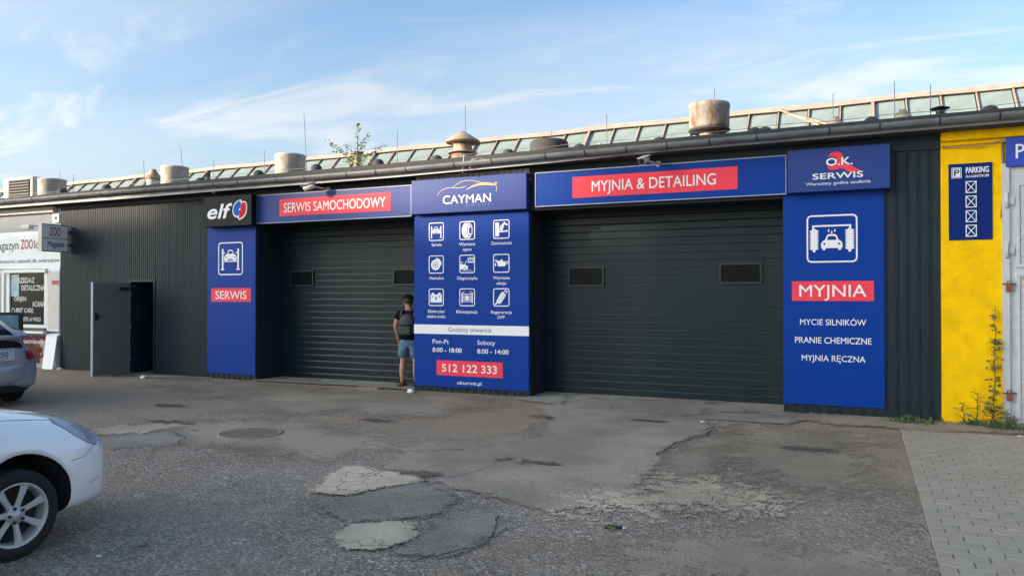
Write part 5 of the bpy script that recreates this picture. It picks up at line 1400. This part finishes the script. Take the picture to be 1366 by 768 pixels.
# local frame: x right, y forward (back is towards the viewer)
V = [(0,.0,.90),(0,.01,1.02),(0,.0,1.18),(0,-.01,1.31),(0,-.01,1.385),(-.01,.015,1.44),                # 0-5 pelvis..neck
     (-.165,-.01,1.345),(-.235,-.01,1.11),(-.225,.10,.90),(-.218,.13,.835),                              # 6-9 left arm
     (.165,-.01,1.345),(.235,.0,1.11),(.22,.13,.92),(.21,.17,.855),                                      # 10-13 right arm
     (-.095,.0,.80),(-.11,.02,.46),(-.118,-.02,.30),(-.115,-.01,.10),(-.125,.03,.045),(-.135,.15,.028),   # 14-19 left leg with calf
     (.095,.0,.80),(.115,.01,.46),(.122,-.03,.30),(.125,-.03,.10),(.13,.01,.045),(.15,.13,.028)]           # 20-25
E = [(0,1),(1,2),(2,3),(3,4),(4,5),(3,6),(6,7),(7,8),(8,9),(3,10),(10,11),(11,12),(12,13),(0,14),(14,15),(15,16),(16,17),(17,18),(18,19),(0,20),(20,21),(21,22),(22,23),(23,24),(24,25)]
Rd = [(.14,.10),(.13,.095),(.145,.10),(.14,.095),.062,.052,.058,.043,.034,.027,.058,.043,.034,.027,.080,.052,.052,.034,.034,.026,.080,.052,.052,.034,.034,.026]
# head: skull, crown, nose and chin grown from the same body
k = len(V); V += [(-.014,.02,1.50),(-.018,.015,1.625)]; E += [(5,k),(k,k+4),(k+4,k+1)]; Rd += [(.070,.080),(.062,.075)]
V.append((-.085,.085,1.525)); E.append((k,k+2)); Rd.append(.018)                                       # nose, head turned left
V.append((-.058,.075,1.468)); E.append((k,k+3)); Rd.append(.032); V.append((-.016,.012,1.565)); Rd.append((.080,.095))                                       # chin
# hands: palm then fingers and thumb
def hand(i, sx_):
    p = Vector(V[i]); k0 = len(V)
    V.append(tuple(p+Vector((0,.015,-.045)))); E.append((i,k0)); Rd.append((.026,.038))
    for j in range(4):
        o1 = Vector((sx_*.004,.040-.017*j,-.092)); V.append(tuple(p+o1)); E.append((k0,len(V)-1)); Rd.append(.009)
        V.append(tuple(p+o1+Vector((-sx_*.014,.004,-.034-.007*(j in (1,2)))))); E.append((len(V)-2,len(V)-1)); Rd.append(.008)
    V.append(tuple(p+Vector((-sx_*.01,.055,-.05)))); E.append((k0,len(V)-1)); Rd.append(.010)
    V.append(tuple(p+Vector((-sx_*.015,.063,-.078)))); E.append((len(V)-2,len(V)-1)); Rd.append(.008)
hand(9,-1); hand(13,1)
body = skin_mesh('body', V, E, Rd, M['skin'], per, (0,0,0), 2)
for sy_ in (-1, 1):                       # ears and eyes
    q = MB(); c_ = Vector((-.018+sy_*.060, .0+sy_*.03, 1.525)); q.tube([c_+Vector((0,0,-.026)), c_, c_+Vector((0,0,.026))], [.006,.013,.009], 8)
    q.build('ear', M['skin'], body, org=(0,0,0))
    q = MB(); c_ = Vector((-.055+sy_*.024, .078+sy_*.014, 1.540)); q.tube([c_-Vector((.004,.004,0)), c_+Vector((-.004,.004,0))], .008, 8)
    q.build('eye', M['frameb'], body, org=(0,0,0))
# t-shirt with short sleeves
skin_mesh('t_shirt', [(0,0,.845),(0,.01,1.0),(0,0,1.18),(0,-.01,1.305),(0,-.005,1.395),(-.165,-.01,1.345),(-.222,-.01,1.20),(.165,-.01,1.345),(.218,-.005,1.20)],
          [(0,1),(1,2),(2,3),(3,4),(3,5),(5,6),(3,7),(7,8)], [(.185,.145),(.172,.135),(.185,.140),(.178,.132),(.085,.085),.092,.078,.092,.078], M['tshirt'], per, (0,0,0), 2, 1)
skin_mesh('denim_shorts', [(0,0,.93),(0,0,.85),(-.095,.0,.75),(-.112,.015,.50),(.095,0,.75),(.117,.01,.50)], [(0,1),(1,2),(2,3),(1,4),(4,5)], [(.150,.115),(.168,.135),.112,.108,.112,.108], M['denim'], per, (0,0,0), 1, 1)
def ellipsoid(name, c, rr, z0, z1, m, extra=None, yaw=0):
    q = MB(); pr = []
    for i in range(9):
        a = z0+(z1-z0)*i/8; pr.append((math.cos(a), math.sin(a)))
    q.lathe((0,0,0), pr, 24)
    mtx = Matrix.Rotation(yaw, 3, 'Z')
    q.v = [tuple(Vector(c)+mtx @ Vector((v[0]*rr[0], v[1]*rr[1], v[2]*rr[2]))) for v in q.v]
    if extra:
        k0 = len(q.v); ev, ef = extra
        q.v += [tuple(Vector(c)+mtx @ Vector(v)) for v in ev]
        for f in ef: q.f.append(tuple(k0+i for i in f)); q.m.append(0); q.sm.append(True)
    return q.build(name, m, per, org=(0,0,0))
ellipsoid('hair', (-.016,-.008,1.572), (.079,.090,.090), R(-38), R(20), M['leather'], yaw=R(38))
br_ = []
for i in range(9):
    a = R(-62+i*15.5); br_ += [(.085*math.sin(a), .092*math.cos(a), .0), (.080*math.sin(a), .092*math.cos(a)+.085*math.cos(a)**.6, -.012)]
br_ += [(x, y, z-.008) for x, y, z in br_]
bf_ = [(2*i,2*i+1,2*i+3,2*i+2) for i in range(8)]+[(18+2*i,18+2*i+2,18+2*i+3,18+2*i+1) for i in range(8)]+[(2*i+1,19+2*i,21+2*i,2*i+3) for i in range(8)]
ellipsoid('cap', (-.017,.008,1.590), (.089,.102,.100), R(-4), R(90), M['tshirt'], (br_, bf_), yaw=R(38))
bp_ = skin_mesh('backpack', [(.015,-.205,.93),(.015,-.215,1.04),(.015,-.20,1.18),(.015,-.17,1.28),(.015,-.15,1.33)], [(0,1),(1,2),(2,3),(3,4)], [(.150,.085),(.165,.10),(.155,.09),(.12,.065),(.06,.035)], M['pack'], per, (0,0,0))
q = MB(); q.box(-.085,.115,-.325,-.27,.955,1.10); q.tube([(-.12,-.27,1.135),(.015,-.312,1.14),(.15,-.27,1.135)], .007, 6)
o = q.build('pocket', M['pack'], bp_, bevel=.02, org=(0,0,0))
for sx_ in (-.10, .12):
    q = MB(); pts = [(sx_,-.17,1.25),(sx_*1.05,-.09,1.375),(sx_*1.05,.03,1.395),(sx_*1.05,.13,1.28),(sx_*1.2,.12,1.10),(sx_*1.3,-.10,.98)]
    q.tube([Vector(a) for a in pts], .017, 6); q.build('strap', M['pack'], bp_, org=(0,0,0))
for sx_, yy, lx in ((-1,.0,-.13),(1,-.02,.138)):
    q = MB(); q.box(lx-.048,lx+.048,-.085+yy,.19+yy,.0,.022); q.tube([(lx-.048,.06+yy,.02),(lx-.03,.06+yy,.07),(lx+.03,.06+yy,.07),(lx+.048,.06+yy,.02)], .012, 6)
    q.tube([(lx-.045,-.05+yy,.03),(lx-.04,-.01+yy,.095),(lx+.04,-.01+yy,.095),(lx+.045,-.05+yy,.03)], .012, 6)
    q.build('sandal', M['leather'], per, bevel=.006, org=(0,0,0))

# ------------------------------------------------------------------ weeds and litter
def weed(c, h, n, label, spread=.05, leaf=.030, m='leaf', cat='weed', lean=(0,0)):
    r = random.Random(int(c[0]*100)+n); t_ = thing('weed', (c[0],c[1],0), label, cat)
    st_ = MB(); lv_ = MB(); pts = [Vector((c[0]+lean[0]*i/8+r.uniform(-.012,.012), c[1]+lean[1]*i/8, h*i/8)) for i in range(9)]
    st_.tube(pts, [.009*(1-.7*i/8) for i in range(9)], 6)
    for k in range(n):
        t0 = r.uniform(.10, .97); i = int(t0*8); p = pts[i].lerp(pts[min(8, i+1)], t0*8-i)
        a = r.uniform(0, 6.28); L_ = spread*(1.45-t0)*r.uniform(.5, 1.7)
        e = p+Vector((math.cos(a)*L_, math.sin(a)*L_*.7, L_*r.uniform(0,.7)))
        st_.tube([p, (p+e)/2+Vector((0,0,.008)), e], .0025, 4)
        for j in range(4): leafset(lv_, [e+Vector((r.gauss(0,.014), r.gauss(0,.014), r.gauss(0,.012)))], leaf*(1.25-t0*.6), 0, r)
    st_.build('stem', M['bark'], t_); lv_.build('foliage', M[m], t_, fixn=False)
weed((1.545,-.10), 1.56, 78, 'tall thin thistle like weed growing against the yellow wall beside the gate', .060, .027, lean=(.02,.04))
weed((1.50,-.20), .34, 22, 'short leafy weed at the foot of the tall one', .13, .024, 'leafpale')
weed((1.35,-.12), .42, 18, 'low dry weed left of the tall weed on the yellow wall', .12, .018, 'leafpale')
weed((1.20,-.10), .30, 10, 'thinnest dry weed furthest left on the yellow wall', .10, .015, 'leafpale')
weed((1.66,-.20), .17, 16, 'low bushy weed at the foot of the white gate', .09, .026)
def tuft(c, n, s_, label):
    r = random.Random(n); q = MB()
    for k in range(n):
        a = r.uniform(0, 6.28); rr_ = abs(r.gauss(0, s_)); x, y = c[0]+rr_*math.cos(a), c[1]+rr_*math.sin(a)*.6
        hgt = r.uniform(.03,.11); dx, dy = r.uniform(-.09,.09), r.uniform(-.06,.06); w_ = .006
        q.add([(x-w_,y,.0),(x+w_,y,.0),(x+dx*.5+w_,y+dy*.5,hgt*.8),(x+dx,y+dy,hgt)], [(0,1,2),(0,2,3)])
    tag(q.build('grass_tuft', M['grass'], fixn=False, org=(c[0],c[1],0)), label, 'grass')
tuft((.60,-.30), 330, .15, 'low green grass tuft at the foot of the dark cladding by the pavers')
tuft((1.62,-.33), 200, .10, 'small grass tuft in front of the white gate post')
tuft((1.35,-.22), 120, .12, 'sparse grass at the foot of the yellow wall')
q = MB(); r = random.Random(4)
q.tube([(-1.70,-6.41,.028),(-1.66,-6.40,.028),(-1.60,-6.385,.028),(-1.575,-6.38,.028)], [.011,.014,.014,.010], 10); q.tube([(-1.575,-6.38,.028),(-1.555,-6.376,.028)], [.008,.008], 8, 1); q.lathe((-1.64,-6.395,.017), [(0,0)], 3)
q.box(-1.68,-1.62,-6.418,-6.408,.026,.036,2)
tag(q.build('crushed_can', [M['frameb'], M['litter'], M['leaf']], org=(-1.63,-6.4,0)), 'small black and green can lying on the foreground asphalt', 'litter')
def rock(c, s_, m, name, label, cat, sq=(1,1,.5)):
    bm = bmesh.new(); bmesh.ops.create_icosphere(bm, subdivisions=2, radius=1); r = random.Random(int(abs(c[0]*77)+abs(c[1])*31))
    for v in bm.verts:
        v.co = Vector((v.co.x*sq[0], v.co.y*sq[1], v.co.z*sq[2]))*s_*r.uniform(.78,1.12)
        v.co.z = max(v.co.z, -.2*s_)
    me = bpy.data.meshes.new(name); bm.to_mesh(me); bm.free(); me.materials.append(m)
    o = bpy.data.objects.new(name, me); C.objects.link(o); o.location = (c[0], c[1], .2*s_); o.rotation_euler = (0,0,r.uniform(0,3)); tag(o, label, cat)
rock((-4.45,-8.02), .036, M['brown'], 'stone', 'flat brown stone lying in front of the white car', 'stone', (1.2,.8,.3))
rock((-3.05,-7.92), .040, M['dusty'], 'stone', 'grey lump of rubble below the oval cement patch', 'stone', (1,.8,.55))
rock((-4.52,-8.30), .020, M['litter'], 'pebble', 'white pebble on the asphalt near the white car wheel', 'pebble', (1.2,.8,.3))
rock((-4.75,-8.20), .022, M['dusty'], 'pebble', 'grey pebble closest to the white car tyre', 'pebble', (1.2,.8,.5))
rock((-7.17,-.27), .085, M['litter'], 'paper_cup', 'crumpled white paper at the foot of the information panel', 'litter', (1,.7,.6))
rock((-13.30,-.62), .065, M['litter'], 'paper_scrap', 'crumpled white scrap beside the pale concrete strip', 'litter', (1,.8,.8))
rock((-4.0,-.25), .03, M['litter'], 'paper_scrap', 'tiny white scrap left on the concrete apron', 'litter', (1.5,.8,.3))
rock((-1.95,-1.35), .04, M['litter'], 'paper_scrap', 'white scrap at the top of the jagged crack', 'litter', (1.5,.8,.3))
rock((.62,-.75), .03, M['litter'], 'paper_scrap', 'white scrap at the corner of the pavers', 'litter', (1.5,.8,.3))
rock((1.55,-.55), .03, M['litter'], 'paper_scrap', 'white scrap on the dirt before the gate post', 'litter', (1.5,.8,.3))
rock((1.72,-.85), .035, M['litter'], 'paper_scrap', 'white scrap at the right edge by the gate', 'litter', (1.6,.8,.3))
rock((-16.6,-.1), .06, M['litter'], 'paper_scrap', 'white scrap at the corner of the dark cladding near the shop', 'litter', (1.2,.8,.6))

db = MB(); r = random.Random(21)      # dry leaf bits and crumbs blown against the foot of the walls
for k in range(900):
    u = r.random()
    if u < .40: x, y = r.uniform(-16.6, -12.3), -abs(r.gauss(0,.10))
    elif u < .6: x, y = r.uniform(-7.3, -5.0), -abs(r.gauss(0,.09))
    elif u < .8: x, y = r.uniform(-10.8, -1.1), .60-abs(r.gauss(0,.22))
    else: x, y = r.uniform(-1.0, 2.2), -abs(r.gauss(0,.16))
    if .59 < u < .81 and -7.3 < x < -5.02: continue
    s_ = r.uniform(.006,.020); a = r.uniform(0,6.28); z = .024+r.uniform(0,.004)
    p_ = [(x+s_*math.cos(a+q_), y+s_*.6*math.sin(a+q_), z+r.uniform(0,.006)) for q_ in (0,1.6,3.1,4.7)]
    db.add(p_, [(0,1,2,3)], r.choice([0,0,1,2]))
tag(db.build('debris', [M['bark'], M['brown'], M['conc']], fixn=False), 'dry leaf bits and crumbs blown along the foot of the walls', kind='stuff')

# ------------------------------------------------------------------ unseen block added behind the viewer to shade the yard and facade
blk = thing('shade_block', (-85,-75,0), 'tall pale unseen block with stepped top, added behind the viewer to shade the yard', 'building')
q = MB()
for a, b, hh in ((-114,-96.5,29.4),(-96.5,-93.4,30.0),(-93.4,-88.9,28.6),(-88.9,-87,28.95),(-87,-85,29.8),(-85,-60,31.6)): q.box(a, b, -87, -75, 0, hh)  # stepped heights shape where the sun edge falls along the facade
q.build('wall', M['blockwall'], blk)
q = MB(); q.box(0,1.8,0,.1,0,1.5); wo = q.build('window', M['glassd'], None, org=(0,0,0)); wo.parent = blk
f1 = True
for j in range(9):
    for i in range(14):
        o = wo if f1 else wo.copy()
        if not f1: C.objects.link(o)
        f1 = False; o.location = (-110+i*3.6+85, -.02, 1.3+j*3.0)
